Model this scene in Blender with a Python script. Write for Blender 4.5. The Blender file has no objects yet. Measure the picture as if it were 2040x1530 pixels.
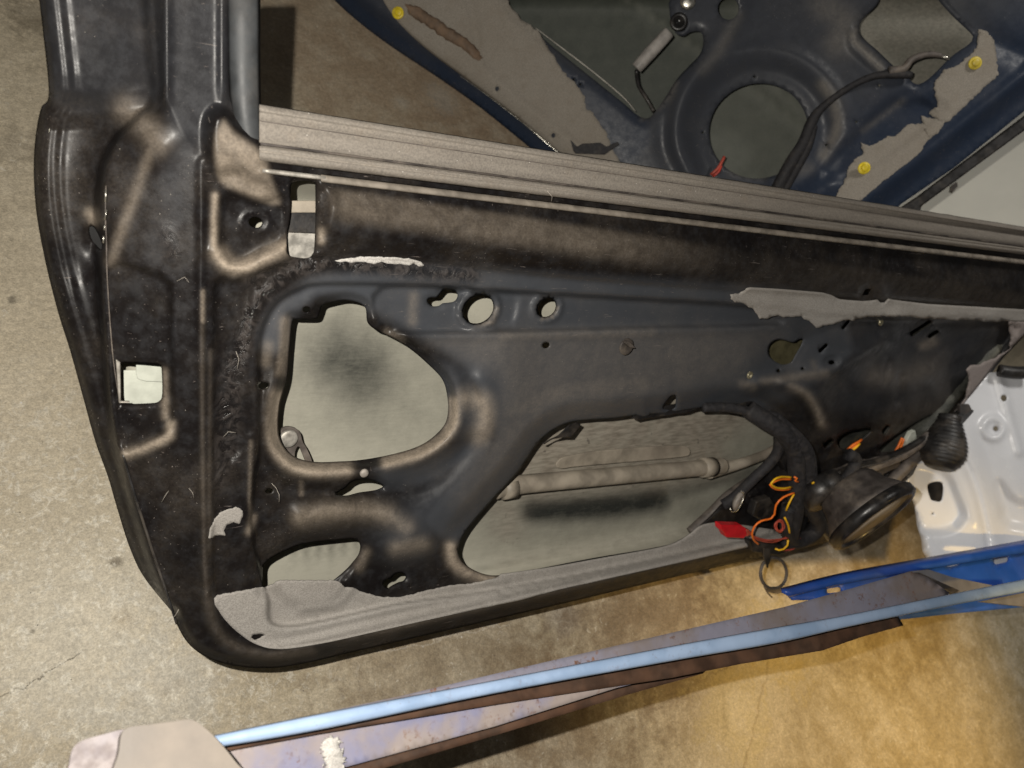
import bpy, bmesh, math, random
import numpy as np
from mathutils import Vector, Matrix, noise
from mathutils.geometry import delaunay_2d_cdt
random.seed(7); np.random.seed(7)
S = bpy.context.scene
COL = S.collection
# ------------------------------------------------------------------ frames
F = 1540.0
def nrm(v): v = np.array(v, float); return v/np.linalg.norm(v)
U = nrm((.8305, .0404, -.5556))                 # along the main door
NF = nrm((.555, .5, .866)); NF = nrm(NF - U*NF.dot(U))   # floor normal seen from the camera
FH = 1.02                                         # camera height above the floor
XW, ZW = U, NF
YW = np.cross(ZW, XW)
ROT = np.array([XW, YW, ZW])                     # camera frame -> world frame
def W(p): return ROT @ np.asarray(p, float) + np.array((0, 0, FH))
def Wn(P): return P @ ROT.T + np.array((0, 0, FH))
# ------------------------------------------------------------------ camera
cam = bpy.data.cameras.new('camera'); camo = bpy.data.objects.new('camera', cam); COL.objects.link(camo)
camo.matrix_world = Matrix(ROT.tolist()).to_4x4(); camo.location = (0, 0, FH)
cam.sensor_width = 36; cam.lens = F/2040*36; cam.clip_start = .02; cam.clip_end = 60
cam.dof.use_dof = True; cam.dof.focus_distance = .82; cam.dof.aperture_fstop = 6.5
S.camera = camo
# ------------------------------------------------------------------ world and lamps
wd = bpy.data.worlds.new('World'); S.world = wd; wd.use_nodes = True
wd.node_tree.nodes['Background'].inputs[0].default_value = (1.0, .95, .88, 1)
wd.node_tree.nodes['Background'].inputs[1].default_value = .038
def lamp(name, typ, pos, e, col, **k):
    l = bpy.data.lights.new(name, typ); l.energy = e; l.color = col
    for a, b in k.items(): setattr(l, a, b)
    o = bpy.data.objects.new(name, l); COL.objects.link(o); o.location = W(pos); return o
def aim(o, tgt):
    d = Vector(W(tgt)) - o.location; o.rotation_euler = d.to_track_quat('-Z', 'Y').to_euler()
flash = lamp('phone_flash', 'POINT', (-.044, .034, .004), 38, (1, .945, .86), shadow_soft_size=.0035)
fill_spot = lamp('added_fill_spot', 'SPOT', (1.7, 1.3, .3), 88, (1, .96, .90), shadow_soft_size=.25, spot_size=math.radians(44), spot_blend=.9)  # added fill spot to brighten the white panel and second door
aim(fill_spot, (1.0, .1, -1.6))
warm = lamp('warm_lamp', 'SPOT', (1.8, -.5, -.1), 105, (1, .66, .22), shadow_soft_size=.05, spot_size=math.radians(40), spot_blend=1.)
aim(warm, (.80, -.62, -1.2))
S.view_settings.view_transform = 'Standard'; S.view_settings.look = 'None'
S.view_settings.exposure = 0; S.view_settings.gamma = 1; S.view_settings.use_curve_mapping = False
S.cycles.max_bounces = 5; S.cycles.use_denoising = True; S.cycles.sample_clamp_indirect = 3
# ------------------------------------------------------------------ geometry helpers
class Plane:
    def __init__(s, n, px, py, depth):
        s.n = nrm(n); r = np.array(((px-1020)/F, -(py-765)/F, -1.)); s.c = s.n.dot(r)*depth
    def pts(s, P, h=0.):                          # photo points -> camera frame, h metres proud of the plane
        P = np.asarray(P, float).reshape(-1, 2)
        R = np.stack([(P[:, 0]-1020)/F, -(P[:, 1]-765)/F, -np.ones(len(P))], 1)
        t = (s.c + h)/(R @ s.n)
        return R*t[:, None]
    def w(s, P, h=0.): return Wn(s.pts(P, h))
    def pt(s, x, y, h=0.): return s.w([(x, y)], h)[0]
V = nrm(np.array((.155, .95, .30)))
DN = np.cross(U, V)
DOOR = Plane(DN, 1020, 765, .85)
FLOOR = Plane(NF, 560, 1330, FH/abs(NF.dot((-.2987, -.3669, -1))))
SHELF = Plane(NF, 560, 1330, .89/abs(NF.dot((-.2987, -.3669, -1))))   # level the beams are measured from, above the floor
BLUE = Plane((-.10, -.22, .97), 1400, 200, 1.36)
WHITE = Plane(NF*.5+nrm((-.30, -.10, .95))*.5, 1850, 1110, 1.41)

def cat(pts, step=4., closed=True):               # Catmull-Rom through the points
    P = np.array(pts, float); n = len(P); out = []
    for i in range(n if closed else n-1):
        if closed: a, b, c, d = P[(i-1) % n], P[i], P[(i+1) % n], P[(i+2) % n]
        else: a, b, c, d = P[max(i-1, 0)], P[i], P[i+1], P[min(i+2, n-1)]
        k = max(1, int(np.linalg.norm(c[:2]-b[:2])/step))
        for j in range(k):
            t = j/k
            out.append(.5*(2*b + (c-a)*t + (2*a-5*b+4*c-d)*t*t + (3*b-a-3*c+d)*t**3))
    if not closed: out.append(P[-1])
    return np.array(out)
def lin(pts, step=4., closed=True):
    P = np.array(pts, float); n = len(P); out = []
    for i in range(n if closed else n-1):
        b, c = P[i], P[(i+1) % n]; k = max(1, int(np.linalg.norm(c-b)/step))
        for j in range(k): out.append(b + (c-b)*j/k)
    if not closed: out.append(P[-1])
    return np.array(out)
def torn(pts, amp=2.5, step=2.5, sc=.09, seed=0, smooth=False):
    P = lin(pts, step) if not smooth else cat(pts, step)
    for i, p in enumerate(P):
        v = Vector((p[0]*sc, p[1]*sc, seed*7.3)); v2 = v*3.1
        p[0] += amp*(noise.noise(v) + .5*noise.noise(v2)); p[1] += amp*(noise.noise(v+Vector((9, 4, 2))) + .5*noise.noise(v2+Vector((5, 3, 1))))
    return P
def ell(cx, cy, rx, ry, ang=0, n=28):
    a = np.linspace(0, 2*math.pi, n, endpoint=False); c, s = math.cos(math.radians(ang)), math.sin(math.radians(ang))
    x, y = rx*np.cos(a), ry*np.sin(a)
    return np.stack([cx + x*c - y*s, cy + x*s + y*c], 1)
def segd(P, A, closed):
    A = np.asarray(A, float); B = np.roll(A, -1, 0)
    if not closed: A, B = A[:-1], B[:-1]
    best = np.full(len(P), 1e9)
    for a, b in zip(A, B):
        ab = b-a; L = ab.dot(ab)
        if L < 1e-9: continue
        t = np.clip(((P-a) @ ab)/L, 0, 1)
        q = P - a - t[:, None]*ab
        best = np.minimum(best, (q*q).sum(1))
    return np.sqrt(best)
def inside(P, A):
    A = np.asarray(A, float); B = np.roll(A, -1, 0); r = np.zeros(len(P), bool)
    for a, b in zip(A, B):
        if a[1] == b[1]: continue
        c = (a[1] > P[:, 1]) != (b[1] > P[:, 1])
        r ^= c & (P[:, 0] < (b[0]-a[0])*(P[:, 1]-a[1])/(b[1]-a[1]) + a[0])
    return r
def sdp(P, A):                                     # signed distance, positive inside
    d = segd(P, A, True); return np.where(inside(P, A), d, -d)
def sm(x, a, b):
    t = np.clip((x-a)/(b-a), 0, 1); return t*t*(3-2*t)
def near(P, L, m):
    lo, hi = L.min(0)-m, L.max(0)+m
    return np.nonzero((P[:, 0] > lo[0]) & (P[:, 0] < hi[0]) & (P[:, 1] > lo[1]) & (P[:, 1] < hi[1]))[0]
def gl(P, line, w):                                # gaussian round a polyline
    L = cat(line, 14, False); k = near(P, L, 2.6*w); r = np.zeros(len(P))
    if len(k): r[k] = np.exp(-(segd(P[k], L, False)/w)**2)
    return r
def reg(P, poly, s):                               # smooth-edged region
    L = cat(poly, 14); k = near(P, L, s+1); r = np.zeros(len(P))
    if len(k): r[k] = sm(sdp(P[k], L), -s, s)
    return r
def rim(P, A, m=70):                               # distance outside a hole, only worked out near it
    k = near(P, A, m); r = np.full(len(P), 1e3)
    if len(k): r[k] = -sdp(P[k], A)
    return r

def mkmesh(name, co, faces, mat, parent=None, attrs=None, smooth=True, base=None):
    me = bpy.data.meshes.new(name)
    co = np.asarray(co, float)
    org = np.zeros(3)
    if parent is not None: org = np.array(parent['_o'])
    elif base is not None: org = np.asarray(base, float)
    me.from_pydata((co-org).tolist(), [], [tuple(int(i) for i in f) for f in faces])
    if smooth: me.polygons.foreach_set('use_smooth', [True]*len(me.polygons))
    if attrs is not None:
        for k, (a) in attrs.items():
            at = me.color_attributes.new(k, 'FLOAT_COLOR', 'POINT')
            at.data.foreach_set('color', np.concatenate([a, np.ones((len(a), 1))], 1).astype('f').ravel())
    me.materials.append(mat); me.update()
    o = bpy.data.objects.new(name, me); COL.objects.link(o)
    if parent is not None:
        o.parent = parent['_e']
    else: o.location = org
    return o
def thing(name, label, cat_, base, group=None):
    e = bpy.data.objects.new(name, None); COL.objects.link(e); e.location = base; e.empty_display_size = .05
    e['label'] = label; e['category'] = cat_
    e['kind'] = 'thing'
    if group: e['group'] = group
    return {'_e': e, '_o': np.array(base, float)}
def sub(o, parent): return {'_e': o, '_o': parent['_o']}       # a part that takes sub-parts (parts sit at the thing's base)
def tag(o, label=None, cat_=None, group=None, kind=None):
    if label: o['label'] = label
    if cat_: o['category'] = cat_
    if group: o['group'] = group
    if kind: o['kind'] = kind
    return o
def sheet(name, plane, outline, holes, spacing, hf, mat, parent=None, af=None, thick=.0012, base=None, fine=None):
    outline = np.asarray(outline, float); rings = [outline]+[np.asarray(h, float) for h in holes]
    lo, hi = outline.min(0), outline.max(0)
    xs = np.arange(lo[0], hi[0], spacing); ys = np.arange(lo[1], hi[1], spacing*.87)
    G = np.array([(x+(spacing/2 if j % 2 else 0), y) for j, y in enumerate(ys) for x in xs])
    offs = (spacing*.8, spacing*1.6)
    def clear(Q, m):
        Q = Q[sdp(Q, outline) > m]
        for h in rings[1:]:
            k = near(Q, h, m+1)
            if len(k):
                bad = k[sdp(Q[k], h) > -m]; Q = np.delete(Q, bad, 0)
        return Q
    G = clear(G, offs[-1]+spacing*.45); extra = []
    for q, r in enumerate(rings):
        t = np.roll(r, -1, 0)-np.roll(r, 1, 0); t /= np.maximum(np.linalg.norm(t, axis=1), 1e-6)[:, None]; nn = np.stack([t[:, 1], -t[:, 0]], 1)
        ar = np.sum(r[:, 0]*np.roll(r[:, 1], -1)-np.roll(r[:, 0], -1)*r[:, 1])
        if (ar < 0) != (q == 0): nn = -nn
        for i, d in enumerate(offs):
            w = r[i % 2::2] - (nn[i % 2::2]*d if True else 0)
            w2 = clear(w, d*.86)
            if not len(w2): w2 = clear(r[i % 2::2] + nn[i % 2::2]*d, d*.86)
            if len(w2) > 2:
                kp = [0]
                for j in range(1, len(w2)):
                    if np.hypot(*(w2[j]-w2[kp[-1]])) > spacing*.6: kp.append(j)
                extra.append(w2[kp])
    if extra: G = np.concatenate([G]+extra)
    P = []; E = []
    for r in rings:
        b = len(P); n = len(r); P += [tuple(p) for p in r]; E += [(b+i, b+(i+1) % n) for i in range(n)]
    P += [tuple(p) for p in G]
    vc, ed, fc, _, _, _ = delaunay_2d_cdt([Vector(p) for p in P], E, [], 0, 1e-4, False)
    vc = np.array([tuple(v) for v in vc]); fc = np.array([f for f in fc if len(f) == 3])
    cen = vc[fc].mean(1); k = inside(cen, outline)
    for r in rings[1:]: k &= ~inside(cen, r)
    fc = fc[k]
    h = hf(vc) if hf is not None else np.zeros(len(vc))
    co = plane.w(vc, h*.001)
    # orient towards the camera
    a, b, c = co[fc[0][0]], co[fc[0][1]], co[fc[0][2]]
    if np.dot(np.cross(b-a, c-a), ROT @ plane.n) < 0: fc = fc[:, ::-1]
    at = {'mask': af(vc)} if af is not None else None
    o = mkmesh(name, co, fc, mat, parent, at, base=base)
    if thick:
        m = o.modifiers.new('thickness', 'SOLIDIFY'); m.thickness = thick; m.offset = -1
    return o
def plate(name, plane, poly, h, th, mat, parent=None, base=None, bevel=.001, plane2=None):
    """solid slab: traced outline on the plane at height h (mm), th mm thick backwards"""
    f = plane.w(poly, h*.001); d = ROT @ plane.n; b = f - d*th*.001; n = len(f)
    bm = bmesh.new(); vf = [bm.verts.new(p) for p in f]; vb = [bm.verts.new(p) for p in b]
    bm.faces.new(vf); bm.faces.new(vb[::-1])
    for i in range(n): bm.faces.new((vf[i], vb[i], vb[(i+1) % n], vf[(i+1) % n]))
    bmesh.ops.recalc_face_normals(bm, faces=bm.faces)
    bmesh.ops.triangulate(bm, faces=[q for q in bm.faces if len(q.verts) > 4])
    co = [tuple(v.co) for v in bm.verts]; bm.verts.index_update(); fc = [[v.index for v in q.verts] for q in bm.faces]; bm.free()
    o = mkmesh(name, co, fc, mat, parent, smooth=False, base=base)
    if bevel:
        m = o.modifiers.new('bevel', 'BEVEL'); m.width = bevel; m.segments = 2; m.limit_method = 'ANGLE'; m.angle_limit = math.radians(50)
    return o
def tube_geo(pts, rad, ns=10, closed=False, smooth=True, flat=1., step=None):
    P = np.asarray(pts, float)
    L = sum(np.linalg.norm(P[i+1]-P[i]) for i in range(len(P)-1))
    R = np.full(len(P), rad) if np.isscalar(rad) else np.array(rad, float)
    if smooth:
        Q = np.concatenate([P, R[:, None]], 1)
        n = len(Q); out = []
        st = step or .006
        rng = range(n if closed else n-1)
        for i in rng:
            if closed: a, b, c, d = Q[(i-1) % n], Q[i], Q[(i+1) % n], Q[(i+2) % n]
            else: a, b, c, d = Q[max(i-1, 0)], Q[i], Q[i+1], Q[min(i+2, n-1)]
            k = max(1, int(np.linalg.norm((c-b)[:3])/st))
            for j in range(k):
                t = j/k; out.append(.5*(2*b+(c-a)*t+(2*a-5*b+4*c-d)*t*t+(3*b-a-3*c+d)*t**3))
        if not closed: out.append(Q[-1])
        Q = np.array(out); P, R = Q[:, :3], np.abs(Q[:, 3])
    n = len(P); co = []; fc = []; up = None
    for i in range(n):
        t = nrm(P[(i+1) % n if closed else min(i+1, n-1)] - P[i-1 if closed else max(i-1, 0)] + 1e-12)
        if up is None:
            up = nrm(np.cross(t, (.3, .2, 1))); 
        up = nrm(up - t*up.dot(t)); s2 = np.cross(t, up)
        for k in range(ns):
            a = 2*math.pi*k/ns; co.append(P[i] + R[i]*(up*math.cos(a) + s2*math.sin(a)*flat))
    for i in range(n if closed else n-1):
        j = (i+1) % n
        for k in range(ns): fc.append((i*ns+k, i*ns+(k+1) % ns, j*ns+(k+1) % ns, j*ns+k))
    if not closed: fc.append(tuple(range(ns))[::-1]); fc.append(tuple((n-1)*ns+k for k in range(ns)))
    return co, fc
def tube(name, plane, pts, rad, mat, parent=None, base=None, **k):
    """pts: (px, py, h_mm)"""
    P = [plane.pt(x, y, h*.001) for x, y, h in pts]
    co, fc = tube_geo(P, rad, **k); return mkmesh(name, co, fc, mat, parent, base=base)
def disc(name, plane, x, y, h, r, th, mat, parent, dome=0., ns=24, hole=0, base=None, sq=1., ang=0.):
    """round lathe with its axis along the plane's normal; r, th in mm"""
    c = plane.pt(x, y, h*.001); d = ROT @ plane.n; a = nrm(np.cross(d, ROT @ np.array((0, 1, 0)))); b = np.cross(d, a)
    prof = [(r, 0), (r, th*.75), (r*.93, th)] + ([(r*.6, th+dome*.75), (r*.3, th+dome)] if not hole else [(hole, th), (hole*.95, th*.3)])
    co = []; fc = []
    ca, sa = math.cos(ang), math.sin(ang)
    for rr, z in prof:
        for k in range(ns):
            t = 2*math.pi*k/ns; x_, y_ = rr*math.cos(t), rr*math.sin(t)*sq
            co.append(c + (a*(x_*ca-y_*sa) + b*(x_*sa+y_*ca) + d*z)*.001)
    for i in range(len(prof)-1):
        for k in range(ns): fc.append((i*ns+k, i*ns+(k+1) % ns, (i+1)*ns+(k+1) % ns, (i+1)*ns+k))
    fc.append(tuple((len(prof)-1)*ns+k for k in range(ns)))
    return mkmesh(name, co, fc, mat, parent, base=base)
def joined(geos):
    co = []; fc = []
    for c, f in geos:
        b = len(co); co += list(c); fc += [tuple(i+b for i in q) for q in f]
    return co, fc
# ------------------------------------------------------------------ materials
class N:
    def __init__(s, name):
        s.m = bpy.data.materials.new(name); s.m.use_nodes = True; s.t = s.m.node_tree; s.b = s.t.nodes['Principled BSDF']
        s.tc = s.t.nodes.new('ShaderNodeTexCoord')
    def new(s, ty, **k):
        n = s.t.nodes.new(ty)
        for a, b in k.items(): setattr(n, a, b)
        return n
    def lk(s, a, b): s.t.links.new(a, b)
    def val(s, sock, x):
        if hasattr(x, 'is_output'): s.lk(x, sock)
        elif isinstance(x, (tuple, list)): sock.default_value = tuple(x)+((1,) if len(x) == 3 and sock.type == 'RGBA' else ())
        else: sock.default_value = x
    def noise(s, sc, det=4, rough=.55, dist=0, vec=None, stretch=None):
        n = s.new('ShaderNodeTexNoise'); n.inputs['Scale'].default_value = sc; n.inputs['Detail'].default_value = det
        n.inputs['Roughness'].default_value = rough; n.inputs['Distortion'].default_value = dist
        v = vec or s.tc.outputs['Object']
        if stretch:
            mp = s.new('ShaderNodeMapping'); mp.inputs['Scale'].default_value = stretch; s.lk(v, mp.inputs[0]); v = mp.outputs[0]
        s.lk(v, n.inputs['Vector']); return n.outputs['Fac']
    def voro(s, sc, feat='F1', rnd=1):
        n = s.new('ShaderNodeTexVoronoi', feature=feat); n.inputs['Scale'].default_value = sc; n.inputs['Randomness'].default_value = rnd
        s.lk(s.tc.outputs['Object'], n.inputs['Vector']); return n.outputs['Distance']
    def ramp(s, f, a, b, c0=0., c1=1.):
        n = s.new('ShaderNodeMapRange', interpolation_type='SMOOTHSTEP'); s.val(n.inputs['Value'], f)
        for k, v in zip(('From Min', 'From Max', 'To Min', 'To Max'), (a, b, c0, c1)): n.inputs[k].default_value = v
        return n.outputs[0]
    def mix(s, f, a, b):
        n = s.new('ShaderNodeMix', data_type='RGBA'); s.val(n.inputs[0], f); s.val(n.inputs[6], a); s.val(n.inputs[7], b); return n.outputs[2]
    def math(s, op, a, b=0., clamp=False):
        n = s.new('ShaderNodeMath', operation=op, use_clamp=clamp); s.val(n.inputs[0], a); s.val(n.inputs[1], b); return n.outputs[0]
    def attr(s):
        n = s.new('ShaderNodeAttribute'); n.attribute_name = 'mask'; q = s.new('ShaderNodeSeparateColor'); s.lk(n.outputs['Color'], q.inputs[0]); return q.outputs
    def out(s, col, rough=.5, metal=0., bump=None, bs=.3, bd=.001, spec=.5, coat=0.):
        s.val(s.b.inputs['Base Color'], col); s.val(s.b.inputs['Roughness'], rough); s.val(s.b.inputs['Metallic'], metal)
        s.val(s.b.inputs['Specular IOR Level'], spec); s.b.inputs['Coat Weight'].default_value = coat
        if bump is not None:
            n = s.new('ShaderNodeBump'); n.inputs['Strength'].default_value = bs; n.inputs['Distance'].default_value = bd
            s.lk(bump, n.inputs['Height']); s.lk(n.outputs[0], s.b.inputs['Normal'])
        return s.m
def plain(name, col, rough=.5, metal=0., var=.25, sc=60, dust=0., bump=.0006, spec=.5):
    n = N(name); a = n.noise(sc, 4); c = n.mix(n.ramp(a, .3, .7), tuple(x*(1-var) for x in col), tuple(min(1, x*(1+var)) for x in col))
    if dust: c = n.mix(n.ramp(n.noise(sc*.35, 5, .65), .45, .7, 0, dust), c, (.24, .20, .16))
    return n.out(c, n.ramp(a, .3, .7, max(.05, rough-.1), min(1, rough+.1)), metal, n.noise(sc*6, 3), .25, bump, spec)

def door_paint(name, black, navy, tanc, rough=.37):
    n = N(name); r, g, b = n.attr()[:3]
    big = n.noise(14, 5, .6); fine = n.noise(420, 3, .7); mid = n.noise(90, 5, .65)
    base = n.mix(g, black, navy)
    base = n.mix(n.ramp(mid, .40, .75, 0, .13), base, tuple(x*1.4 for x in navy))
    # mask of dust, paint mist and painted-in flash glare; then a thin dusty film
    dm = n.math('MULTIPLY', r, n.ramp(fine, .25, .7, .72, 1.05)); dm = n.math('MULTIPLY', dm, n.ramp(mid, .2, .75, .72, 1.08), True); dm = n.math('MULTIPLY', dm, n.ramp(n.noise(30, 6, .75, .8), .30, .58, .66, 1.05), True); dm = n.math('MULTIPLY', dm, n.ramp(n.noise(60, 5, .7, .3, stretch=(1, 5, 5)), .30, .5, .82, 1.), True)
    col = n.mix(dm, base, tanc)
    film = n.math('MULTIPLY', n.ramp(big, .40, .75, .0, .07), n.ramp(fine, .3, .7, .4, 1.))
    col = n.mix(film, col, tanc)
    # pale dust specks and scratches
    sp = n.ramp(n.voro(190), .03, .085, 1, 0); sp = n.math('MULTIPLY', sp, n.ramp(n.noise(28, 3), .46, .60))
    scr = n.ramp(n.noise(34, 3, .6, .6, stretch=(1, 14, 14)), .68, .715, 0, 1)
    scr2 = n.ramp(n.noise(40, 3, .6, .4, stretch=(12, 1.2, 12)), .69, .72, 0, 1)
    scr = n.math('MULTIPLY', n.math('MAXIMUM', scr, scr2), n.ramp(n.noise(9, 3), .44, .56, 0, .55))
    col = n.mix(n.math('MULTIPLY', sp, .8), col, (.42, .38, .33)); col = n.mix(scr, col, (.22, .19, .17))
    # butyl sealer: black, lumpy, glossy
    but = n.noise(75, 6, .62, 1.6)
    col = n.mix(n.math('MULTIPLY', b, .8), col, n.mix(n.ramp(but, .42, .62), (.010, .009, .009), (.055, .047, .043)))
    ro = n.ramp(mid, .3, .7, rough-.08, rough+.12)
    ro = n.math('ADD', ro, n.math('MULTIPLY', r, .16)); ro = n.math('SUBTRACT', ro, n.math('MULTIPLY', b, n.ramp(but, .4, .6, .25, .05)))
    h = n.math('ADD', n.math('MULTIPLY', fine, .07), n.math('MULTIPLY', mid, .035))
    h = n.math('ADD', h, n.math('MULTIPLY', n.math('MULTIPLY', but, b), 1.8)); h = n.math('ADD', h, n.math('MULTIPLY', sp, .12))
    return n.out(col, ro, 0, h, .8, .0016, .20)
M = {}
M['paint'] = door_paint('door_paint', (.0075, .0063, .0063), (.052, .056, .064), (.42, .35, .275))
M['paint2'] = door_paint('blue_door_paint', (.050, .052, .058), (.020, .029, .050), (.25, .225, .19), .38)
def skin_mat(name, light, dark):
    n = N(name); r, g, b = n.attr()[:3]; f = n.noise(300, 3, .7); m = n.noise(38, 5, .6)
    st = n.noise(30, 4, .6, 0, stretch=(1.5, 8, 8))
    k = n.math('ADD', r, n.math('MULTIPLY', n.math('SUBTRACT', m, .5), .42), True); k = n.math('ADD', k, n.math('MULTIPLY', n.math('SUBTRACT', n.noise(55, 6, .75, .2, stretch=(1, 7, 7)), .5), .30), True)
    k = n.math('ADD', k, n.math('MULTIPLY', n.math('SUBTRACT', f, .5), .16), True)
    c = n.mix(k, light, dark); tanc = n.mix(n.ramp(st, .3, .7), (.20, .175, .14), (.36, .32, .265))
    c = n.mix(n.math('MULTIPLY', g, n.ramp(m, .2, .7, .6, 1)), c, tanc)
    spot = n.ramp(n.noise(70, 3, .6), .66, .72, 0, .6)
    c = n.mix(n.math('MULTIPLY', spot, g), c, (.06, .05, .045))
    return n.out(c, .62, 0, f, .2, .0008, .3)
M['skin'] = skin_mat('outer_skin_primer', (.45, .435, .36), (.028, .030, .027))
M['skin2'] = skin_mat('green_skin_primer', (.15, .155, .13), (.022, .030, .025))
def liner_mat(name, col, dk):
    n = N(name); f = n.noise(700, 2, .8); m = n.noise(60, 5, .65); b = n.noise(9, 3)
    c = n.mix(n.ramp(f, .3, .7), tuple(x*.78 for x in col), tuple(x*1.25 for x in col)); c = n.mix(n.ramp(m, .45, .8, 0, .35), c, dk)
    c = n.mix(n.ramp(b, .4, .7, 0, .25), c, dk); c = n.mix(n.ramp(n.voro(260), .04, .1, .5, 0), c, (.55, .52, .47))
    return n.out(c, .85, 0, f, .6, .0008, .15)
M['liner'] = liner_mat('grey_foam_liner', (.33, .31, .285), (.20, .18, .16))
M['liner_mauve'] = liner_mat('mauve_foam_liner', (.30, .26, .245), (.17, .14, .13))
M['liner_white'] = liner_mat('pale_glue_residue', (.50, .48, .45), (.26, .24, .22))
M['liner2'] = liner_mat('dusty_brown_liner', (.27, .245, .21), (.20, .165, .125))
def strip_mat():
    n = N('dusty_rubber'); f = n.noise(500, 3, .7); s = n.noise(22, 6, .7, 0, stretch=(1, 9, 9)); m = n.noise(45, 5, .7)
    c = n.mix(n.ramp(s, .3, .7), (.150, .134, .117), (.200, .180, .156)); c = n.mix(n.ramp(m, .50, .78, 0, .55), c, (.17, .14, .11))
    c = n.mix(n.ramp(f, .3, .7, 0, .3), c, (.44, .39, .33)); c = n.mix(n.ramp(n.voro(90), .02, .06, .8, 0), c, (.7, .66, .6))
    return n.out(c, .7, 0, n.math('ADD', f, m), .4, .0007, .25)
M['strip'] = strip_mat()
M['rubber'] = plain('black_rubber', (.018, .017, .017), .5, 0, .4, 70, .25)
M['rail'] = plain('dusty_rail', (.20, .175, .145), .6, 0, .3, 60, .3)
M['channel'] = plain('grey_glass_run', (.042, .045, .048), .55, 0, .25, 40, .15)
M['plastic'] = plain('black_plastic', (.014, .013, .013), .38, 0, .4, 60, .25)
M['plastic_dusty'] = plain('dusty_black_plastic', (.05, .042, .038), .6, 0, .4, 50, .5)
M['hose'] = plain('grey_brown_hose', (.10, .085, .075), .6, 0, .3, 80, .5)
M['beam_shade'] = plain('shade_brown', (.060, .028, .014), .75, 0, .4, 40, .06)  # dark brown standing in for shade under the shelf beams
M['lint'] = plain('lint', (.42, .38, .33), .9)
M['tape'] = plain('cloth_tape', (.017, .016, .018), .75, 0, .4, 200, .1)
M['steel'] = plain('galvanised_steel', (.55, .53, .47), .28, .9, .2, 90)
M['steel_dull'] = plain('dull_steel', (.42, .40, .36), .5, .5, .3, 90, .4)
M['tan_bolt'] = plain('dusty_bolt', (.30, .27, .24), .6, .2, .3, 90, .4)
M['bar'] = plain('dusty_bar_paint', (.31, .27, .215), .6, 0, .3, 30, .6, .001)
M['brass'] = plain('zinc_yellow', (.55, .50, .34), .3, .8, .2, 90)
M['yellow'] = plain('yellow_plastic', (.78, .60, .02), .45, 0, .2, 90, .35)
M['red'] = plain('red_plastic', (.62, .012, .02), .4, 0, .15, 60)
M['orange'] = plain('orange_wire', (.80, .17, .015), .4, 0, .15, 60)
M['ywire'] = plain('yellow_wire', (.80, .45, .01), .4, 0, .15, 60)
M['redwire'] = plain('dull_red_wire', (.42, .07, .045), .5, 0, .2, 60)
M['cone'] = plain('speaker_cone', (.30, .26, .21), .8, 0, .25, 30)
M['ivory'] = plain('ivory_plastic', (.50, .52, .45), .5, 0, .1, 60)
M['white'] = plain('white_car_paint', (.72, .73, .76), .3, 0, .03, 12, 0, .0002)
M['pale'] = plain('pale_grey_panel', (.64, .63, .56), .55, 0, .05, 10)
M['bracket'] = plain('galvanised_plate', (.17, .165, .175), .5, .1, .12, 30)
M['pale_end'] = plain('pale_board', (.20, .172, .145), .65, 0, .25, 22, .4)
M['royal'] = plain('royal_blue_paint', (.012, .07, .36), .4, 0, .15, 14, .12)
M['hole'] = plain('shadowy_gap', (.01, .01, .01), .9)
def beam_mat(name, c0, c1, rust, ro=.35, met=.2):
    n = N(name); m = n.noise(9, 5, .6); f = n.noise(55, 6, .7); g = n.noise(14, 4, .6)
    c = n.mix(n.ramp(m, .4, .6), c0, c1)
    rm = n.math('MULTIPLY', n.ramp(n.noise(120, 6, .75), .53, .66), n.ramp(g, .46, .62)); c = n.mix(n.math('MULTIPLY', rm, rust), c, n.mix(n.ramp(n.noise(200, 3), .3, .7), (.09, .04, .022), (.22, .11, .06)))
    c = n.mix(n.ramp(n.voro(160), .03, .09, .6, 0), c, (.20, .15, .11))
    return n.out(c, n.ramp(f, .4, .7, ro, ro+.3), met, f, .3, .0006, .5)
M['beam_edge'] = beam_mat('pale_blue_steel', (.27, .38, .56), (.36, .48, .68), .3, .38, .15)
M['beam_web'] = beam_mat('rusty_grey_steel', (.20, .17, .165), (.22, .215, .27), 1., .5, .1)
M['beam_low'] = beam_mat('lavender_steel', (.21, .215, .33), (.32, .27, .25), .8, .42, .1)
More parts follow.
